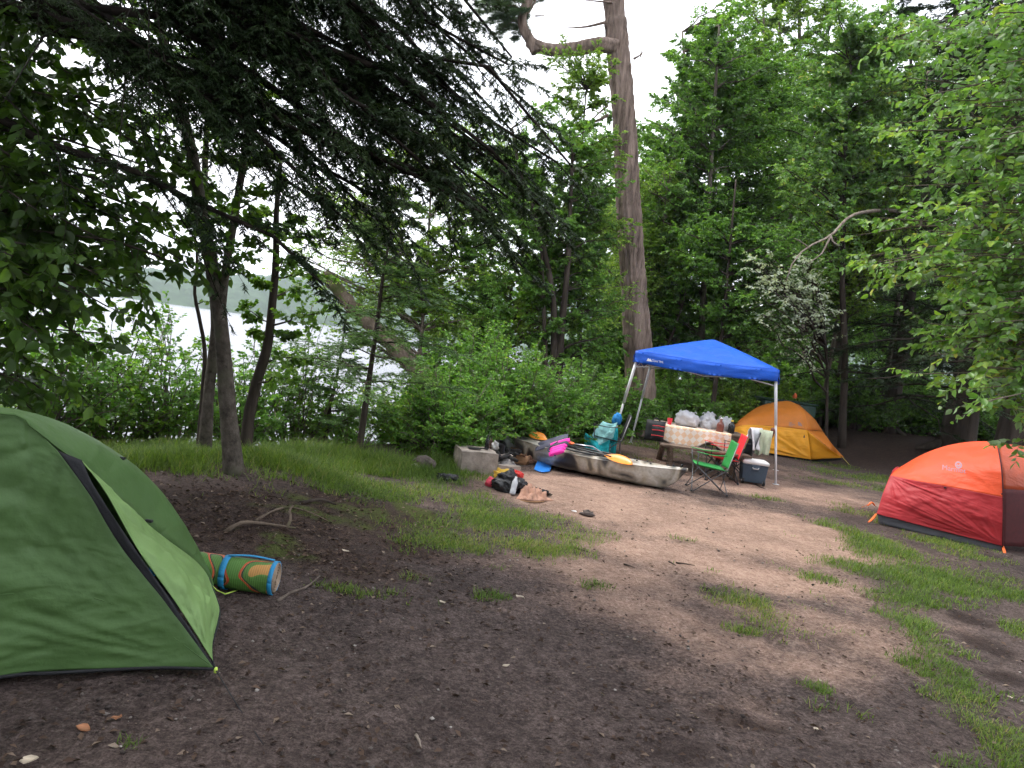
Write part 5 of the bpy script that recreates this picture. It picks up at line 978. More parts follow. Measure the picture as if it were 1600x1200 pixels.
scoop()

# ================================================================== fireplace
M_CONC = mat('weathered_concrete', (.27, .225, .19), .92, .35, 7, .5, rgb2=(.40, .345, .30)); M_ASH = mat('grey_ash', (.30, .28, .27), .95, .4, 22, .8); M_CHAR = mat('charred_wood', (.012, .011, .011), .9, .4, 14, .6); M_RUST = mat('rusty_iron', (.10, .055, .04), .85, .4, 14, .4); M_SOOT = mat('sooty_steel', (.02, .02, .022), .55, .3, 12, .2, metal=.3)
FB = gr(719, 739); FX = nrm((gr(812, 747) - gr(719, 739)) * [1, 1, 0]); FY = np.array([-FX[1], FX[0], 0]); FM = np.array([FX, FY, ZV]).T
def fp(x, y, z): return FB + FX * x + FY * y + ZV * z
def stone_block(s, x0, x1, y0, y1, z0, z1, seed, n=6, j=.008):
    rng = np.random.default_rng(seed); L = []
    for ax, sg in ((0, 0), (0, 1), (1, 0), (1, 1), (2, 0), (2, 1)):
        U, V = np.meshgrid(np.linspace(0, 1, n), np.linspace(0, 1, n), indexing='ij'); W = np.full_like(U, float(sg)); q = [None] * 3; o2 = [i for i in range(3) if i != ax]; q[ax] = W; q[o2[0]] = U; q[o2[1]] = V
        X = x0 + (x1 - x0) * q[0]; Y = y0 + (y1 - y0) * q[1]; Z = z0 + (z1 - z0) * q[2]; nx = fbm(X * 9 + seed, Y * 9 + Z * 7, 2) * j * 2; X = X + nx; Y = Y + fbm(X * 9 + Z * 5, Y * 9 + seed, 2) * j * 2; Z = Z + (fbm(X * 8, Y * 8 + seed, 2) * j * 2 if z1 > 0 else 0)
        G = np.stack([X, Y, Z], -1); G = FB + G[..., :1] * FX + G[..., 1:2] * FY + G[..., 2:] * ZV; s.grid(G if (sg ^ (ax == 1)) else G[::-1])
    return s
def fireplace():
    o = thing('fireplace', fp(.4, .3, 0), 'low concrete campground fireplace heaped with ash beside the kayak', 'fireplace'); w = float(np.linalg.norm((gr(774, 743) - FB) * [1, 1, 0])); w2 = float(np.linalg.norm((gr(812, 747) - FB) * [1, 1, 0]))
    s = MB(); stone_block(s, 0, w, 0, .55, -.05, .29, 3); s.build('side_block', M_CONC, o, smooth=False)
    s = MB(); stone_block(s, w + .006, w2, .0, .10, -.05, .15, 5); s.build('front_curb', M_CONC, o, smooth=False)
    s = MB(); stone_block(s, w + .006, w2, .42, .55, -.05, .22, 7); s.build('back_block', M_CONC, o, smooth=False)
    U, V = np.meshgrid(np.linspace(0, 1, 18), np.linspace(0, 1, 18), indexing='ij'); X = w + .01 + (w2 + .05 - w) * U; Y = .09 + .34 * V; Z = .05 + .16 * np.sin(math.pi * np.clip(U, .05, .95)) * np.sin(math.pi * V) ** .5 + .05 * fbm(U * 7, V * 7, 3); s = MB(); s.grid(FB + X[..., None] * FX + Y[..., None] * FY + Z[..., None] * ZV); s.build('ash_heap', M_ASH, o)
    rng = np.random.default_rng(8)
    for k in range(6): c = np.array([w + .05 + .22 * rng.random(), .12 + .3 * rng.random(), .20 + .05 * rng.random()]); a = rng.uniform(0, 6.28); d = np.array([math.cos(a), math.sin(a), rng.normal(0, .25)]) * .13; s = MB(); s.tube([fp(*(c - d)), fp(*(c + d * .2)), fp(*(c + d))], [.022, .03, .02], 7); s.build('charred_log', M_CHAR, o)
    return w
FWID = fireplace()
def on_px(u, v, z): d = ray(u, v); t = (FB[2] + z - CAMZ) / d[2]; return CAM + d * t
def pan():
    p = on_px(741, 701, .30); o = thing('griddle', p, 'flat black griddle lying on the concrete block', 'griddle'); s = MB(); s.box(p + ZV * .008, (.17, .11, .012), FM); s.build('plate', M_SOOT, o, bevel=.004); s = MB(); s.tube([p + FX * .08 + ZV * .014, p + FX * .2 + ZV * .02], .009, 6); s.build('handle', M_SOOT, o)
pan()
def can():
    p = on_px(743, 691, .30); o = thing('tin_can', p, 'rusty tin with a loose lid standing on the concrete block', 'can'); s = MB(); s.lathe([(.001, .002), (.045, .002), (.047, .01), (.046, .08), (.047, .085), (.042, .085), (.041, .01), (.001, .008)], p, 16, cap=False); s.build('body', M_RUST, o); s = MB(); s.lathe([(.001, 0), (.075, 0), (.075, .004), (.001, .006)], p + ZV * .088, 14, np.array([[1, 0, .08], [0, 1, 0], [-.08, 0, 1]]), cap=False); s.build('lid', M_RUST, o)
can()
def pot(u, v, z, r, h, lab):
    p = on_px(u, v, z); o = thing('cooking_pot', p, lab, 'pot'); s = MB(); s.lathe([(.001, .0), (r * .9, 0), (r, .012), (r, h), (r * 1.05, h + .004), (r * .96, h + .002), (r * .95, .015), (.001, .012)], p, 18, cap=False); s.build('body', M_SOOT, o); A = np.linspace(0, math.pi, 9); s = MB(); s.tube([p + FX * r * math.cos(a) + ZV * (h * .9 + r * .9 * math.sin(a)) for a in A], .004, 5); s.build('bail_handle', M_SOOT, o)
pot(780, 708, .22, .075, .13, 'sooty black pot standing in the ash of the fireplace')
def bottle(p, r, h, m1, m2, name, lab, cat='bottle', group=None, sh=.62):
    o = thing(name, p, lab, cat, group); s = MB(); s.lathe([(.001, 0), (r * .9, 0), (r, .008), (r, h * sh), (r * .8, h * (sh + .1)), (r * .38, h * (sh + .2)), (r * .36, h * .92)], p, 14); s.build('body', m1, o); s = MB(); s.lathe([(r * .42, h * .90), (r * .42, h), (r * .3, h * 1.005)], p, 10); s.build('cap', m2, o); return o
M_BLKP = mat('black_gloss_plastic', (.012, .012, .014), .25, .2, 10, .02); M_WPL = mat('white_plastic', (.70, .70, .70), .4, .08, 10, .05); M_SILV = mat('silver_foil', (.42, .41, .40), .35, .3, 16, .5, metal=.5)
bottle(on_px(760, 702, .30), .03, .2, M_BLKP, M_BLKP, 'lighter_fluid_bottle', 'tall black bottle standing on the concrete block'); bottle(on_px(766, 700, .30), .022, .15, M_RUST, M_BLKP, 'dark_bottle', 'short brownish bottle beside the tall black bottle')
crumple('foil_wrap', on_px(773, 702, .29), (.05, .05, .07), M_SILV, 8, 'crumpled silver foil on the corner of the concrete block', 'foil', amp=.9, n=14)
crumple('burnt_bag', on_px(796, 712, .17), (.13, .08, .06), M_CHAR, 9, 'blackened scrap of bag on the ash heap', 'rubbish', amp=.9, n=16)

# ================================================================== rubbish pile in front of the fireplace
M_BAGB = mat('black_bin_bag', (.010, .010, .013), .22, .2, 10, .8, spec=.6); M_PINK = mat('pink_fabric', (.62, .06, .10), .7, .15, 14, .4); M_YEL = mat('yellow_plastic', (.72, .45, .05), .5, .15, 12, .4); M_REDP = mat('red_plastic', (.62, .03, .025), .45, .15, 12, .3)
GP = 'litter pile on the sand'
crumple('bin_bag', gr(795, 768), (.19, .14, .13), M_BAGB, 11, 'black bin bag in the litter pile before the fireplace', 'bag', group=GP, amp=.7, n=30)
crumple('bin_bag', gr(832, 772), (.20, .08, .05), M_BAGB, 12, 'flattened tail of black plastic beside the paper bag', 'bag', group=GP, amp=.9, n=24)
crumple('bundle', gr(768, 760), (.085, .07, .065), M_PINK, 13, 'pink bundle at the end of the litter pile', 'bundle', group=GP, amp=.4)
crumple('packet', gr(784, 754) + ZV * .05, (.12, .06, .07), M_YEL, 14, 'crumpled yellow packet on top of the litter pile', 'packet', group=GP, amp=.7)
crumple('packet', gr(803, 752) + ZV * .05, (.10, .05, .055), M_REDP, 15, 'crumpled red packet beside the yellow one', 'packet', group=GP, amp=.7)
def jug():
    p = gr(800, 775); d = nrm(np.array([.1, .45, .9])); ax = axes(np.cross(d, [1, 0, 0]), d); o = thing('plastic_bottle', p, 'empty whitish plastic bottle standing in the litter pile', 'bottle', GP); s = MB(); s.lathe([(.001, 0), (.030, 0), (.035, .01), (.035, .06), (.031, .07), (.035, .08), (.035, .15), (.02, .185), (.013, .20)], p + ZV * .02, 14, ax.T); s.build('body', M_CLR, o); s = MB(); s.lathe([(.015, .198), (.015, .215)], p + ZV * .02, 10, ax.T); s.build('cap', M_WPL, o)
jug()
def paper_bag():
    p = gr(838, 778); o = thing('paper_bag', p, 'torn brown paper bag lying flat before the fireplace', 'bag', GP); G = loft([[gr(806, 781) + ZV * .01, gr(830, 785) + ZV * .02, gr(866, 783) + ZV * .006], [gr(812, 777) + ZV * .06, gr(832, 780) + ZV * .07, gr(852, 779) + ZV * .02], [gr(812, 770) + ZV * .09, gr(826, 769) + ZV * .08, gr(848, 774) + ZV * .03]], 18, 24); G = wrinkle(G, .12, 5, 8, 4); s = MB(); s.grid(G, thick=.004); s.build('sheet', M_PAPER, o, smooth=False)
    G = loft([[gr(806, 782) + ZV * .008, gr(830, 786) + ZV * .008, gr(850, 785) + ZV * .006], [gr(812, 777) + ZV * .005, gr(832, 780) + ZV * .005, gr(852, 779) + ZV * .005]], 5, 10); s = MB(); s.grid(G, thick=.003); s.build('lower_sheet', M_CARD, o)
paper_bag()
M_ROCK = mat('dark_boulder', (.055, .042, .038), .85, .4, 9, .5, rgb2=(.14, .11, .10)); M_PST = mat('pale_stone', (.42, .40, .38), .85, .2, 12, .4)
crumple('boulder', gr(662, 733) - ZV * .02, (.16, .13, .115), M_ROCK, 21, 'dark rounded boulder in the grass left of the fireplace', 'rock', amp=.22); crumple('stone', gr(649, 733), (.08, .06, .045), M_PST, 22, 'small pale stone leaning against the dark boulder', 'rock', amp=.25)
crumple('glove', gr(697, 750), (.13, .07, .04), M_BAGB, 23, 'scrap of black plastic on the grass near the boulder', 'rubbish', amp=.9)

# ================================================================== rolled mat
def mat_roll_material():
    m, t, b, out = nodes('striped_mat'); tcn = N(t, 'ShaderNodeTexCoord'); P = tcn.outputs['Object']
    wv = N(t, 'ShaderNodeTexNoise', {'Vector': P, 'Scale': 3.6, 'Detail': 0, 'Distortion': 1.2}); c = ramp(t, wv.outputs['Fac'], [(.36, (.09, .22, .04)), (.455, (.10, .24, .045)), (.47, (.55, .07, .03)), (.51, (.60, .20, .05)), (.525, (.03, .035, .03)), (.56, (.09, .21, .04)), (.66, (.12, .25, .05)), (.68, (.55, .28, .08))])
    c.color_ramp.interpolation = 'CONSTANT'
    sx = N(t, 'ShaderNodeTexWave', {'Vector': P, 'Scale': 24, 'Distortion': .3}); cc = N(t, 'ShaderNodeMixRGB', {0: .25, 1: c.outputs[0], 2: sx.outputs['Color']}, blend_type='MULTIPLY'); t.links.new(cc.outputs[0], b.inputs['Base Color']); b.inputs['Roughness'].default_value = .6
    bp = N(t, 'ShaderNodeBump', {'Height': sx.outputs['Fac'], 'Strength': .3, 'Distance': .003}); t.links.new(bp.outputs[0], b.inputs['Normal']); return m
def mat_roll():
    B = gr(428, 928); r = .098; E = B + ZV * r; A = gr(300, 912) + ZV * r; d = nrm(E - A); A = E - d * .78; o = thing('rolled_mat', (A + E) / 2 - ZV * r, 'rolled green patterned mat with blue straps behind the green tent', 'rolled mat'); ref = nrm(np.cross(d, ZV)); up = np.cross(ref, d); rng = np.random.default_rng(4)
    n = 30; rows = []
    for t in np.linspace(0, 1, 26):
        row = []
        for k in range(n + 1): a = 2 * math.pi * k / n; rr = r * (1 + .03 * math.sin(3 * a + 5 * t) - .04 * (abs((t - .62)) < .03) - .04 * (abs(t - .12) < .03)); row.append(A + (E - A) * t + ref * math.cos(a) * rr + up * math.sin(a) * rr * .97)
        rows.append(row)
    s = MB(); s.grid(np.array(rows)[::-1]); s.build('roll', mat_roll_material(), o)
    sp = []; 
    for a in np.linspace(0, 2 * math.pi * 5, 110): q = r * (.94 - .16 * a / (2 * math.pi) ) ; sp.append(E + d * .002 + ref * math.cos(a) * q + up * math.sin(a) * q)
    s = MB(); s.tube(sp, .0055, 5); s.build('spiral_edge', mat('mat_foam', (.33, .25, .18), .8, .2, 10, .2), o)
    s = MB(); s.lathe([(.001, -.004), (r * .93, -.004)], E, 24, axes(ref, d).T, cap=False); s.build('end_face', mat('mat_lining', (.20, .17, .13), .8, .3, 12, .3), o)
    MS = mat('blue_webbing', (.02, .25, .50), .6, .15, 16, .3)
    for t in (.62, .10): 
        A2 = np.linspace(0, 2 * math.pi, 30); c = A + (E - A) * t; G = np.array([[c + d * w + ref * math.cos(a) * (r + .004) + up * math.sin(a) * (r + .004) for w in (-.018, .018)] for a in A2]); s = MB(); s.grid(G, thick=-.003); s.build('strap', MS, o)
    A2 = np.linspace(0, 2 * math.pi, 36); G = np.array([[E + d * w + ref * math.cos(a) * (r + .003) + up * math.sin(a) * (r + .003) for w in (-.022, .003)] for a in A2]); s = MB(); s.grid(G, thick=-.006); s.build('edge_binding', MS, o)
    c0 = A + (E - A) * .62; c1 = A + (E - A) * .97; s = MB(); s.tube(cat_rom([c0 + up * (r + .006), (c0 + c1) / 2 + up * (r + .02), c1 + up * (r + .004) - ref * .02], 10), .012, 6, flat=.4); s.build('carry_strap', MS, o)
    c0 = A + (E - A) * .05; s = MB(); s.tube(cat_rom([c0 + up * (r + .004), c0 + d * .06 + up * (r + .022), c0 + d * .13 + up * (r + .01)], 8), .014, 6, flat=.4); s.build('carry_strap', MS, o)
mat_roll()

# ================================================================== picnic table and what is on it
M_WOOD = mat('weathered_plank', (.13, .085, .058), .85, .35, 5, .3, stretch=(1, 9, 9), rgb2=(.24, .175, .13))
TO = np.array([3.34, 12.55, 0]); TO[2] = float(H(TO[0], TO[1])); TX = nrm(np.array([.995, -.06, 0])); TY = np.array([-TX[1], TX[0], 0]); TM = np.array([TX, TY, ZV]).T; TH = .73
def tp(x, y, z): return TO + TX * x + TY * y + ZV * z
def table():
    o = thing('picnic_table', TO, 'weathered wooden picnic table with attached benches under the canopy', 'picnic table'); Lh = .74
    for k in range(5): s = MB(); s.box(tp(0, -.30 + .15 * k, TH - .019), (2 * Lh, .142, .038), TM); s.build('table_plank', M_WOOD, o, smooth=False, bevel=.004)
    for sg in (-1, 1):
        for k in range(2): s = MB(); s.box(tp(0, sg * (.58 + .145 * k), .43), (2 * Lh, .138, .038), TM); s.build('bench_plank', M_WOOD, o, smooth=False, bevel=.004)
        for ex in (-.52, .52):
            s = MB(); s.tube([tp(ex, sg * .62, 0), tp(ex, sg * .16, TH - .05)], .055, 4); s.build('leg', M_WOOD, o, smooth=False)
    for ex in (-.58, .58): s = MB(); s.box(tp(ex, 0, .385), (.04, 1.4, .09), TM); s.build('crossbeam', M_WOOD, o, smooth=False); s = MB(); s.box(tp(ex, 0, TH - .085), (.04, .66, .09), TM); s.build('crossbeam', M_WOOD, o, smooth=False)
    s = MB(); s.box(tp(0, -.33, TH - .09), (2 * Lh - .02, .03, .16), TM); s.build('apron', M_WOOD, o, smooth=False)
table()
def check_mat():
    m, t, b, out = nodes('checked_vinyl'); tcn = N(t, 'ShaderNodeTexCoord'); mp = N(t, 'ShaderNodeMapping', {'Vector': tcn.outputs['UV'], 'Rotation': (0, 0, .78)}); ck = N(t, 'ShaderNodeTexChecker', {'Vector': mp.outputs[0], 'Scale': 13.0, 'Color1': (.80, .50, .27, 1), 'Color2': (.84, .79, .73, 1)}); nz = N(t, 'ShaderNodeTexNoise', {'Vector': tcn.outputs['Object'], 'Scale': 6})
    mxn = N(t, 'ShaderNodeMixRGB', {0: .35, 1: ck.outputs[0], 2: (.80, .62, .48, 1)}); t.links.new(mxn.outputs[0], b.inputs['Base Color']); b.inputs['Roughness'].default_value = .4; return m
def cloth():
    n, m_ = 44, 36; U, V = np.meshgrid(np.linspace(-.80, .46, n), np.linspace(-.66, .44, m_), indexing='ij'); G = np.zeros((n, m_, 3))
    for i in range(n):
        for j in range(m_):
            x, y = U[i, j], V[i, j]; z = TH + .004; ox = max(-.74 - x, 0); oy = max(-.375 - y, 0)
            if oy > 0: z -= oy * .97; y = -.381 - .10 * oy * (1 + .8 * math.sin(x * 13 + 1)) - .012; z += .02 * math.sin(x * 9) * oy / .2
            if ox > 0: z -= ox * .95 * 2.2; x = -.746 - .05 * ox * (1 + math.sin(y * 14)) - .010
            if oy > 0: z += .05 * oy / .3 * (math.sin(U[i, j] * 6.5 + 1) + .4 * math.sin(U[i, j] * 15))
            G[i, j] = tp(x, y, z + .003 * math.sin(U[i, j] * 17) * math.sin(V[i, j] * 15))
    s = MB(); s.grid(G[::-1]); o = s.build('tablecloth', check_mat()); uv = o.data.uv_layers.new(name='UVMap'); L = np.zeros(len(o.data.loops), int); o.data.loops.foreach_get('vertex_index', L); uvs = np.stack([U[::-1].ravel(), V.ravel()], -1)[L]; uv.data.foreach_set('uv', uvs.astype(np.float32).ravel()); tag(o, 'orange and white checked tablecloth draped over the picnic table', 'tablecloth'); o.modifiers.new('s', 'SOLIDIFY').thickness = .003
cloth()
M_BAGW = mat('white_plastic_bag', (.70, .70, .73), .35, .12, 10, .6, trans=.25, spec=.5)
GBG = 'white shopping bags on the picnic table'
def bag(x, y, r, seed, lab):
    p = tp(x, y, TH + .005); o = thing('shopping_bag', p, lab, 'bag', GBG); crumple('body', p, r, M_BAGW, seed, parent=o, amp=.5, n=20); bd = o.children[0]
    for sg in (-1, 1): s = MB(); q = p + TX * sg * r[0] * .5 + ZV * r[2] * 1.45; s.tube(cat_rom([q, q + TX * sg * .02 + ZV * .05, q + TX * sg * .05 + ZV * .015], 7), .016, 6, flat=.4); s.build('handle', M_BAGW, bd)
bag(-.22, .10, (.21, .15, .145), 31, 'wide white shopping bag behind the red cup'); bag(.16, .16, (.15, .13, .15), 32, 'white shopping bag behind the brown bottle'); bag(.46, .20, (.13, .12, .135), 33, 'greyish white shopping bag at the bare end of the table')
def cup():
    p = tp(-.56, -.20, TH + .006); o = thing('red_cup', p, 'red plastic cup on the checked tablecloth', 'cup'); s = MB(); s.lathe([(.001, 0), (.032, 0), (.046, .10), (.049, .105), (.044, .10), (.030, .006), (.001, .004)], p, 18, cap=False); s.build('wall', mat('red_cup_plastic', (.62, .02, .05), .35, .08, 8, .02), o); s = MB(); s.tube([p + [.047 * math.cos(a), .047 * math.sin(a), .104] for a in np.linspace(0, 6.283, 20)], .003, 5, cap=False); s.build('rim', MATS['red_cup_plastic'], o)
cup()
M_BRN = mat('brown_bottle', (.16, .045, .03), .3, .2, 10, .05); M_YCAP = mat('yellow_cap', (.75, .55, .08), .4, .1, 10, 0)
bottle(tp(.30, -.20, TH + .004), .062, .24, M_BRN, M_WPL, 'syrup_bottle', 'stout reddish brown bottle on the picnic table', sh=.5); bottle(tp(.49, -.18, TH + .004), .058, .22, M_BLKP, M_YCAP, 'dark_jar', 'squat black bottle with a yellow cap on the picnic table', sh=.6)
s = MB(); p = tp(-.28, -.16, TH + .012); s.tube([p - TX * .16, p + TX * .02, p + TX * .2], [.010, .014, .006], 6, flat=.5); s.tube([p - TX * .05 - TY * .05, p + TX * .16 - TY * .03], [.006, .012], 6, flat=.5); o = s.build('cooking_utensils', M_BLKP); tag(o, 'black cooking tongs lying on the checked tablecloth', 'tongs')
M_PKR = mat('red_trim', (.55, .03, .04), .6, .15, 12, .2); M_PK = mat('black_pack_cloth', (.015, .016, .018), .7, .25, 14, .3)
def pack():
    p = tp(-.83, -.52, .455); o = thing('cooler_backpack', p, 'black and red insulated bag on the end of the bench', 'bag'); s = MB(); pillow(s, p + ZV * .17, (.16, .17, .11), axes(TX, -TY), 1.0, 12); s.build('body', M_PK, o); 
    s = MB(); pillow(s, p + ZV * .14 - TY * .11 + TX * .03, (.10, .11, .035), axes(TX, -TY), 1, 9); s.build('front_pocket', M_PK, o)
    for z in (.10, .19, .26): s = MB(); s.tube([p + TX * -.07 - TY * .145 + ZV * z, p + TX * .03 - TY * .152 + ZV * (z + .006), p + TX * .13 - TY * .14 + ZV * z], .008, 6); s.build('red_piping', M_PKR, o)
    s = MB(); s.tube(cat_rom([p + TX * -.07 + ZV * .33, p + TX * 0 + ZV * .38, p + TX * .07 + ZV * .33], 8), .010, 6); s.build('carry_handle', M_PK, o)
pack()

# ================================================================== camp chairs
def camp_chair(p, yaw, fab, frame, lab, arms=True, sc=1.0, extra=None, tubec=None):
    o = thing('camp_chair', p, lab, 'chair', 'folding camp chairs by the picnic table'); X = xform(p, yaw, sc); mb = lambda: (lambda q: (setattr(q, 'xf', X), q)[1])(MB())
    w = .25; d = .23; sh = .40
    for sy in (-1, 1):
        s = mb(); s.tube([(-d - .05, sy * w, 0), (d, sy * w * .9, sh)], .009, 6); s.build('leg', frame, o); s = mb(); s.tube([(d + .03, sy * w, 0), (-d, sy * w * .95, sh), (-d - .10, sy * w * .9, .82)], .009, 6); s.build('leg', frame, o)
    for sx in (-1, 1):
        s = mb(); s.tube([(sx * (d + .04), -w, .02), (sx * (d - .02), w, sh)], .008, 6); s.build('cross_leg', frame, o); s = mb(); s.tube([(sx * (d + .04), w, .02), (sx * (d - .02), -w, sh)], .008, 6); s.build('cross_leg', frame, o)
    for sx in (-1, 1):
        for sy in (-1, 1): s = mb(); s.lathe([(.012, -.004), (.020, 0), (.017, .02), (.01, .024)], (sx * (d + .04), sy * w, .006), 8); s.build('foot', M_RIM, o)
    U, V = np.meshgrid(np.linspace(-1, 1, 12), np.linspace(-1, 1, 12), indexing='ij'); s = mb(); s.grid(np.stack([U * d, V * w, sh - .045 * (1 - V ** 2) * (1 - U ** 2 * .6) + .02 * U], -1)[::-1], thick=.008); s.build('seat', fab, o)
    t = (U + 1) / 2; s = mb(); s.grid(np.stack([-d - .10 * t - .04 * (1 - V ** 2), V * w * .92, sh + .0 + .43 * t - .02 * (1 - V ** 2) * t], -1), thick=.008); s.build('backrest', fab, o)
    if arms:
        for sy in (-1, 1):
            s = mb(); s.tube([(d, sy * w * .95, sh), (d + .02, sy * (w + .03), .60)], .009, 6); s.build('arm_post', frame, o); s = mb(); s.grid(np.array([[(d + .04 - k * .11, sy * (w + .03) + e, .615 - .02 * math.sin(k * .75)) for e in (-.035, .035)] for k in range(5)]), thick=.008); s.build('armrest', fab, o)
    return o, X
M_GRN = mat('green_canvas', (.02, .22, .045), .6, .12, 12, .2); M_REDC = mat('red_canvas', (.62, .02, .03), .6, .15, 12, .2); M_FRM = mat('dark_steel_tube', (.03, .03, .034), .4, .15, 20, .05, metal=.4); M_FRG = mat('grey_steel_tube', (.16, .16, .17), .4, .15, 20, .05, metal=.5); M_BLKC = mat('black_canvas', (.02, .02, .024), .7, .2, 12, .2)
cg = gr(1100, 768); camp_chair(gz((cg[0] + .04, cg[1] + .05)), R(176), M_GRN, M_FRG, 'green folding camp chair beside the bow of the kayak', sc=.93)
cr = gr(1128, 752); camp_chair(gz((cr[0] - .03, cr[1] + .10)), R(176), M_REDC, M_FRM, 'red folding camp chair half hidden behind the green one', sc=.95)
o3, X3 = camp_chair(gz(gr(1141, 744)), R(178), M_BLKC, M_FRM, 'black folding camp chair draped with pale shirts', sc=1.0)
M_SHIRT = mat('white_cotton', (.82, .82, .84), .85, .1, 10, .4, trans=.15); M_SHIRT2 = mat('pale_green_cotton', (.52, .58, .42), .85, .12, 10, .4, trans=.15)
def drape(name, lab, cat, mat_, c, w, h1, h2, tx, ty, seed, group=None, amp=.03, fold=7, mul=1):
    """cloth hung over a bar: c centre of the bar, tx along the bar, ty the front side"""
    n, m_ = 26, 22; U, V = np.meshgrid(np.linspace(-1, 1, n), np.linspace(-1, 1, m_), indexing='ij'); hh = np.where(V < 0, -V * h1, V * h2) * (1 + .13 * vnoise(U * 2 + seed, U * 0 + seed)); side = np.tanh(V * 6) * -.03 - V * .05; rip = amp * np.sin(U * fold + seed + V) * np.abs(V) + amp * vnoise(U * 3 + seed, V * 3)
    G = np.array(c) + (U * w * (1 - .12 * np.abs(V)))[..., None] * np.array(tx) + (side + rip)[..., None] * np.array(ty) - (hh - .012 * np.exp(-(V * 6) ** 2))[..., None] * ZV; s = MB(); s.grid(G, thick=.006); o = s.build(name, mat_); tag(o, lab, cat, group); return o
ctop = lambda X, z: (X @ np.array([-.345, 0, z, 1]))[:3]
drape('white_shirt', 'white shirt hung over the back of the black camp chair', 'shirt', M_SHIRT, ctop(X3, .88) + [-.05, -.06, .0], .20, .36, .2, [.75, .66, 0], [.66, -.75, 0], 2); drape('pale_shirt', 'pale greenish shirt hung beside the white one on the chair', 'shirt', M_SHIRT2, ctop(X3, .87) + [.10, -.06, 0], .13, .42, .3, [.9, -.4, 0], [-.3, -.9, 0], 5)
s = MB(); q = ctop(X3, .80) + [.24, 0, 0]; s.tube(cat_rom([q + ZV * .12, q + ZV * .05 + TX * .01, q - ZV * .05], 8), [.02, .035, .04, .04, .035, .03, .03, .02], 8); o = s.build('water_bottle', M_BRN); tag(o, 'narrow brown bottle hanging behind the shirts on the chair', 'bottle')
# chair with towels by the canopy leg
TC = gz(at(948, 690, 12.3)); oc, XC = camp_chair(TC, R(175), M_BLKC, M_FRG, 'folding camp chair hidden under turquoise towels beside the canopy leg', sc=1.0)
M_TQ = mat('turquoise_towel', (.03, .50, .56), .9, .15, 12, .5, trans=.15); M_TQ2 = mat('pale_aqua_towel', (.30, .60, .60), .9, .15, 12, .5, trans=.15); M_BLC = mat('royal_blue_cloth', (.02, .20, .50), .8, .2, 12, .3)
def towel(lab, m_, curves, name, seed, amp=.05):
    G = wrinkle(loft([pxc(c) for c in curves], 20, 22), amp, 4, 3, seed, 2.); s = MB(); s.grid(G, thick=.008); tag(s.build(name, m_), lab, 'towel')
towel('bright turquoise towel hanging over the arm of the camp chair', M_TQ, [[(915, 676, 12.1), (913, 690, 12.08), (914, 703, 12.05)], [(924, 683, 11.95), (926, 696, 11.98), (928, 707, 12.0)], [(938, 693, 12.06), (940, 702, 12.05), (943, 711, 12.05)], [(953, 687, 11.95), (952, 699, 12.0), (951, 708, 12.0)]], 'turquoise_towel', 3)
towel('pale aqua towel peaked over the back of the camp chair', M_TQ2, [[(925, 680, 12.15), (933, 668, 12.2), (942, 658, 12.25)], [(935, 695, 12.02), (943, 681, 12.1), (950, 661, 12.22)], [(947, 690, 12.12), (954, 677, 12.12), (957, 662, 12.2)], [(958, 684, 12.1), (961, 673, 12.15), (965, 660, 12.25)]], 'aqua_towel', 6); drape('turquoise_towel', 'turquoise towel hanging beside the slanted canopy leg', 'towel', M_TQ, at(960, 668, 12.3), .06, .44, .3, [.95, .3, 0], [.3, -.95, 0], 8, fold=5)
crumple('blue_cap', at(964, 657, 12.35) - ZV * .06, (.085, .08, .11), M_BLC, 41, 'royal blue cap hung on the slanted canopy leg', 'cap', amp=.3)

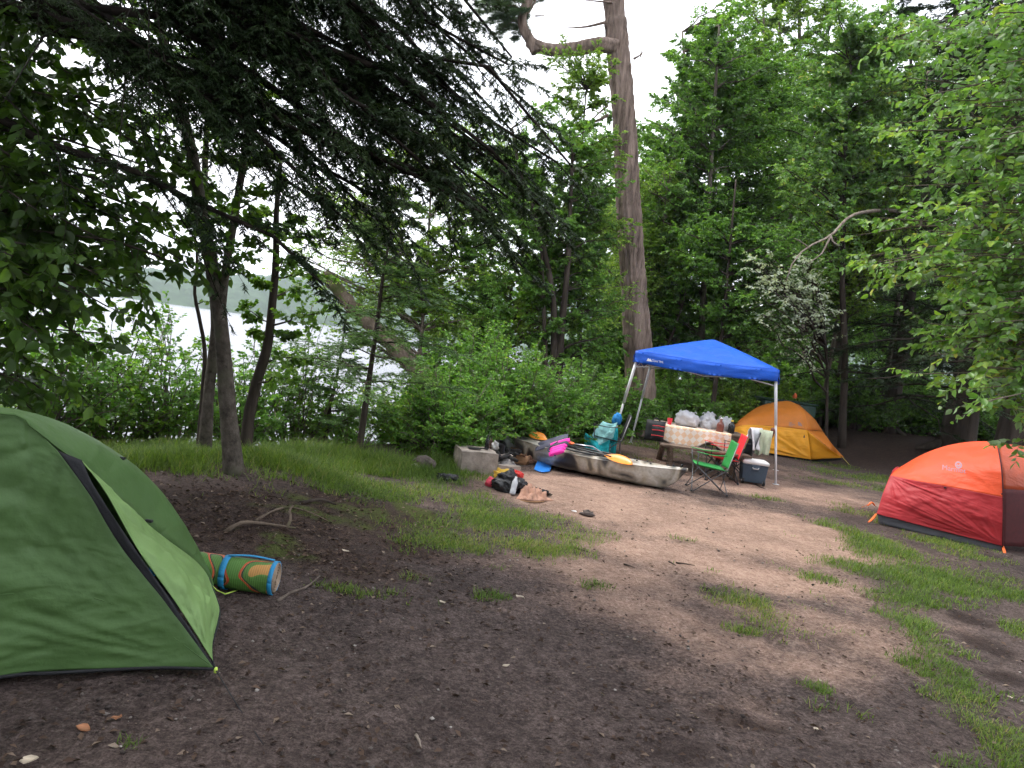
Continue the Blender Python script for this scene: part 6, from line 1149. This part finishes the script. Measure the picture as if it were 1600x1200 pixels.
# ================================================================== cooler
def cooler():
    p = gr(1176, 758) + np.array([.02, .14, 0]); p = gz(p); yaw = R(-8); o = thing('cooler', p, 'slate blue wheeled cooler with a white lid beside the canopy leg', 'cooler'); M1 = mat('slate_plastic', (.055, .085, .125), .5, .1, 8, .08); c, q = math.cos(yaw), math.sin(yaw); M = np.array([[c, -q, 0], [q, c, 0], [0, 0, 1]]); T = lambda x, y, z: p + M @ np.array([x, y, z])
    s = MB(); V = []
    for z, k in ((.03, .90), (.10, .93), (.30, 1.0), (.315, 1.02), (.33, 1.02)): V += [T(x * .20 * k, y * .16 * k, z) for x, y in ((-1, -1), (1, -1), (1, 1), (-1, 1))]
    F = [[a * 4 + i, a * 4 + (i + 1) % 4, a * 4 + 4 + (i + 1) % 4, a * 4 + 4 + i] for a in range(4) for i in range(4)]; s.add(V, F); s.F.append(np.array([[3, 2, 1, 0], [16, 17, 18, 19]])); s.build('body', M1, o, smooth=False, bevel=.018)
    s = MB(); V = []
    for z, k in ((.332, 1.0), (.338, 1.06), (.375, 1.05), (.395, .95), (.398, .85)): V += [T(x * .20 * k, y * .165 * k, z) for x, y in ((-1, -1), (1, -1), (1, 1), (-1, 1))]
    s.add(V, F); s.F.append(np.array([[3, 2, 1, 0], [16, 17, 18, 19]])); s.build('lid', M_WPL, o, smooth=False, bevel=.012)
    s = MB(); s.box(T(0, -.168, .275), (.14, .02, .10), M); s.build('handle_recess', M1, o, bevel=.008); s = MB(); s.tube([T(-.05, -.178, .285), T(-.035, -.186, .265), T(.035, -.186, .265), T(.05, -.178, .285)], .010, 6); s.build('latch', mat('grey_plastic', (.45, .45, .46), .5, .1, 8, .05), o)
    for sx in (-1, 1): s = MB(); s.lathe([(.001, -.02), (.045, -.02), (.05, -.012), (.05, .012), (.045, .02), (.001, .02)], T(sx * .165, -.13, .05), 16, axes(np.cross(ZV, M @ np.array([1., 0, 0])), M @ np.array([1., 0, 0])).T, cap=False); w_ = s.build('wheel', M_RIM, o); s = MB(); s.lathe([(.001, -.024), (.02, -.024), (.022, .024), (.001, .024)], T(sx * .165, -.13, .05), 12, axes(np.cross(ZV, M @ np.array([1., 0, 0])), M @ np.array([1., 0, 0])).T, cap=False); s.build('hub', MATS['grey_plastic'], w_)
    for sx in (-1, 1): s = MB(); s.box(T(sx * .205, 0, .30), (.02, .15, .05), M); s.build('side_grip', M1, o, bevel=.006)
cooler()
s = MB(); s.tube(cat_rom([gr(1180, 757), gr(1188, 762) + ZV * .012, gr(1197, 764)], 6), [.012, .011, .009, .008, .006, .004], 6); o = s.build('stick', BK_DARK); tag(o, 'short dark stick lying by the wheeled cooler', 'stick')

# ================================================================== storage box behind the yellow tent
def locker():
    p = gz(at_x(1226, 640, 19.3)); o = thing('storage_locker', p, 'dark green metal storage box standing behind the yellow tent', 'box'); M1 = mat('dark_green_steel', (.012, .045, .032), .5, .15, 6, .05); zt = float(at(1226, 625, 19.3)[2]) - p[2]; w = .72
    s = MB(); s.box(p + ZV * (zt / 2 - .03), (2 * w - .08, .7, zt - .06)); s.build('body', M1, o, smooth=False, bevel=.01); s = MB(); s.box(p + ZV * (zt - .02), (2 * w, .8, .04)); s.build('lid', M1, o, smooth=False, bevel=.01)
    for sx in (-.35, .35): s = MB(); s.box(p + [sx, -.36, zt * .5], (.62, .02, zt * .75)); d = s.build('door', M1, o, smooth=False, bevel=.006); s = MB(); s.tube([p + [sx * .2, -.39, zt * .5], p + [sx * .2, -.39, zt * .62]], .012, 6); s.build('handle', M_MET, d)
    crumple('hanging_bundle', at(1242, 620, 19.3) - ZV * .04, (.055, .05, .075), M_ORF, 51, 'small orange bundle on top of the dark green storage box', 'bundle', amp=.4, n=14)
locker()

# ================================================================== roots, sticks and scraps on the ground
def stick(name, P, r, lab, cat, mt=BK_DEAD, group=None, up=None, n=12):
    pts = [gr(u, v) + ZV * (r * .5 + h) for u, v, h in P]; s = MB(); q = cat_rom(pts, n); s.tube(q, np.linspace(r, r * .35, n) * (1 + .15 * np.sin(np.arange(n) * 2.3)), 7)
    if up: 
        for U in up: s.tube(cat_rom([gr(u, v) + ZV * h for u, v, h in U], 7), np.linspace(r * .8, r * .4, 7), 6)
    o = s.build(name, mt); tag(o, lab, cat, group)
stick('tree_root', [(350, 832, -.01), (372, 824, .02), (392, 822, .02), (425, 824, .01), (462, 826, -.005)], .019, 'exposed gnarled root with an upright stub on the mossy soil', 'root', BK_MOSS, up=[[(448, 825, .0), (453, 822, .06), (450, 818, .10), (455, 815, .13)]])
stick('tree_root', [(400, 812, -.01), (430, 800, .01), (455, 796, .01), (490, 806, .01), (525, 822, -.01)], .012, 'thin root arching over the moss above the gnarled root', 'root', BK_MOSS)
stick('stick', [(433, 941, 0), (455, 930, .012), (478, 922, .015), (499, 906, .02)], .012, 'bent brown stick beside the rolled mat', 'stick', BK_GREY)
stick('tree_root', [(470, 786, -.01), (500, 786, .02), (525, 790, .0)], .02, 'dark root ridge near the mossy mound', 'root', BK_DARK)
GS = 'small sticks on the soil'
for i, (a, b, c, d, l) in enumerate([(895, 856, 922, 864, 'dark twig on the sand above the grass'), (975, 882, 992, 888, 'short dark chip of bark on the sand'), (1045, 878, 1058, 886, 'small dark twig on the pale sand'), (1096, 919, 1114, 923, 'thin straight twig on the pale sand'), (650, 1150, 658, 1170, 'short pale stick on the dark soil'), (1056, 880, 1085, 884, 'pair-end twig beside the tuft of grass'), (1465, 640, 1500, 652, 'pale bent branch on the leaf litter by the wood')]):
    stick('stick', [(a, b, 0), ((a + c) / 2, (b + d) / 2 + 1, .008), (c, d, 0)], .008 if b > 700 else .03, l, 'stick', BK_DEAD if 'pale b' in l or 'pale stick' in l else BK_DARK, GS, n=7)
def chip(u, v, w, h, col, lab, name='wood_chip', cat='chip', yaw=0.):
    p = gr(u, v); s = MB(); n = 9; a = np.linspace(0, 2 * math.pi, n, endpoint=False); rng = np.random.default_rng(int(u)); k = rng.uniform(.7, 1.15, n); X = xform(p + ZV * .008, yaw); s.xf = X; V = np.stack([np.cos(a) * w * k, np.sin(a) * h * k, rng.uniform(0, .012, n)], -1); V2 = V - [0, 0, .004]; s.add(np.concatenate([V, V2]), [[i, (i + 1) % n, n + (i + 1) % n, n + i] for i in range(n)]); s.F += [np.arange(n)[None, :] + s.n - 2 * n, np.arange(n)[::-1][None, :] + s.n - n]; o = s.build(name, col, smooth=False); tag(o, lab, cat)
M_CHIP = mat('pale_wood', (.52, .44, .34), .8, .2, 20, .2); M_LEAFB = mat('tan_leaf', (.36, .16, .08), .75, .2, 20, .2)
chip(812, 935, .035, .010, M_CHIP, 'long pale wood chip on the dark soil in mid clearing', yaw=-.2); chip(690, 943, .022, .010, M_CHIP, 'pale wood chip beside a tiny grass tuft', yaw=.1); chip(130, 1141, .030, .024, M_LEAFB, 'round tan fallen leaf below the green tent', 'fallen_leaf', 'leaf'); chip(45, 1192, .03, .02, M_CHIP, 'curled pale dry leaf below the green tent', 'fallen_leaf', 'leaf', .6); chip(182, 1125, .022, .014, M_LEAFB, 'torn pinkish dry leaf below the green tent', 'fallen_leaf', 'leaf', 1.); chip(1275, 1143, .014, .012, M_CHIP, 'small tan leaf on the soil near the grass strip', 'fallen_leaf', 'leaf'); chip(790, 1042, .02, .01, M_CHIP, 'pale dry leaf scrap on the dark soil', 'fallen_leaf', 'leaf', .3); chip(1283, 1067, .014, .006, M_CHIP, 'tiny white chip beside a grass tuft'); chip(540, 863, .03, .012, M_CHIP, 'pale birch bark scrap on the leaf litter'); chip(1578, 1092, .02, .008, M_CHIP, 'pale chip beside the strip of grass'); chip(897, 800, .03, .02, M_WPL, 'white scrap of paper on the sand edge', 'paper_scrap', 'paper'); chip(445, 1, .01, .01, M_CHIP, 'x') if False else None
crumple('clod', gr(918, 806), (.07, .05, .03), MATS['dark_boulder'], 61, 'dark clod of earth at the edge of the sand', 'clod', amp=.8, n=14)
# ================================================================== hazy air over the lake
def haze():
    m = bpy.data.materials.new('hazy_air'); m.use_nodes = True; t = m.node_tree; t.nodes.clear(); out = t.nodes.new('ShaderNodeOutputMaterial'); v = N(t, 'ShaderNodeVolumePrincipled', {'Density': .00028, 'Color': (.80, .90, 1.0, 1), 'Anisotropy': .2}); t.links.new(v.outputs[0], out.inputs['Volume'])
    s = MB(); s.box((0, 20, 65), (3700, 3700, 150)); o = s.build('haze', m, smooth=False); tag(o, 'thin bluish haze over the lake and the far hills', 'haze', kind='stuff')
haze()
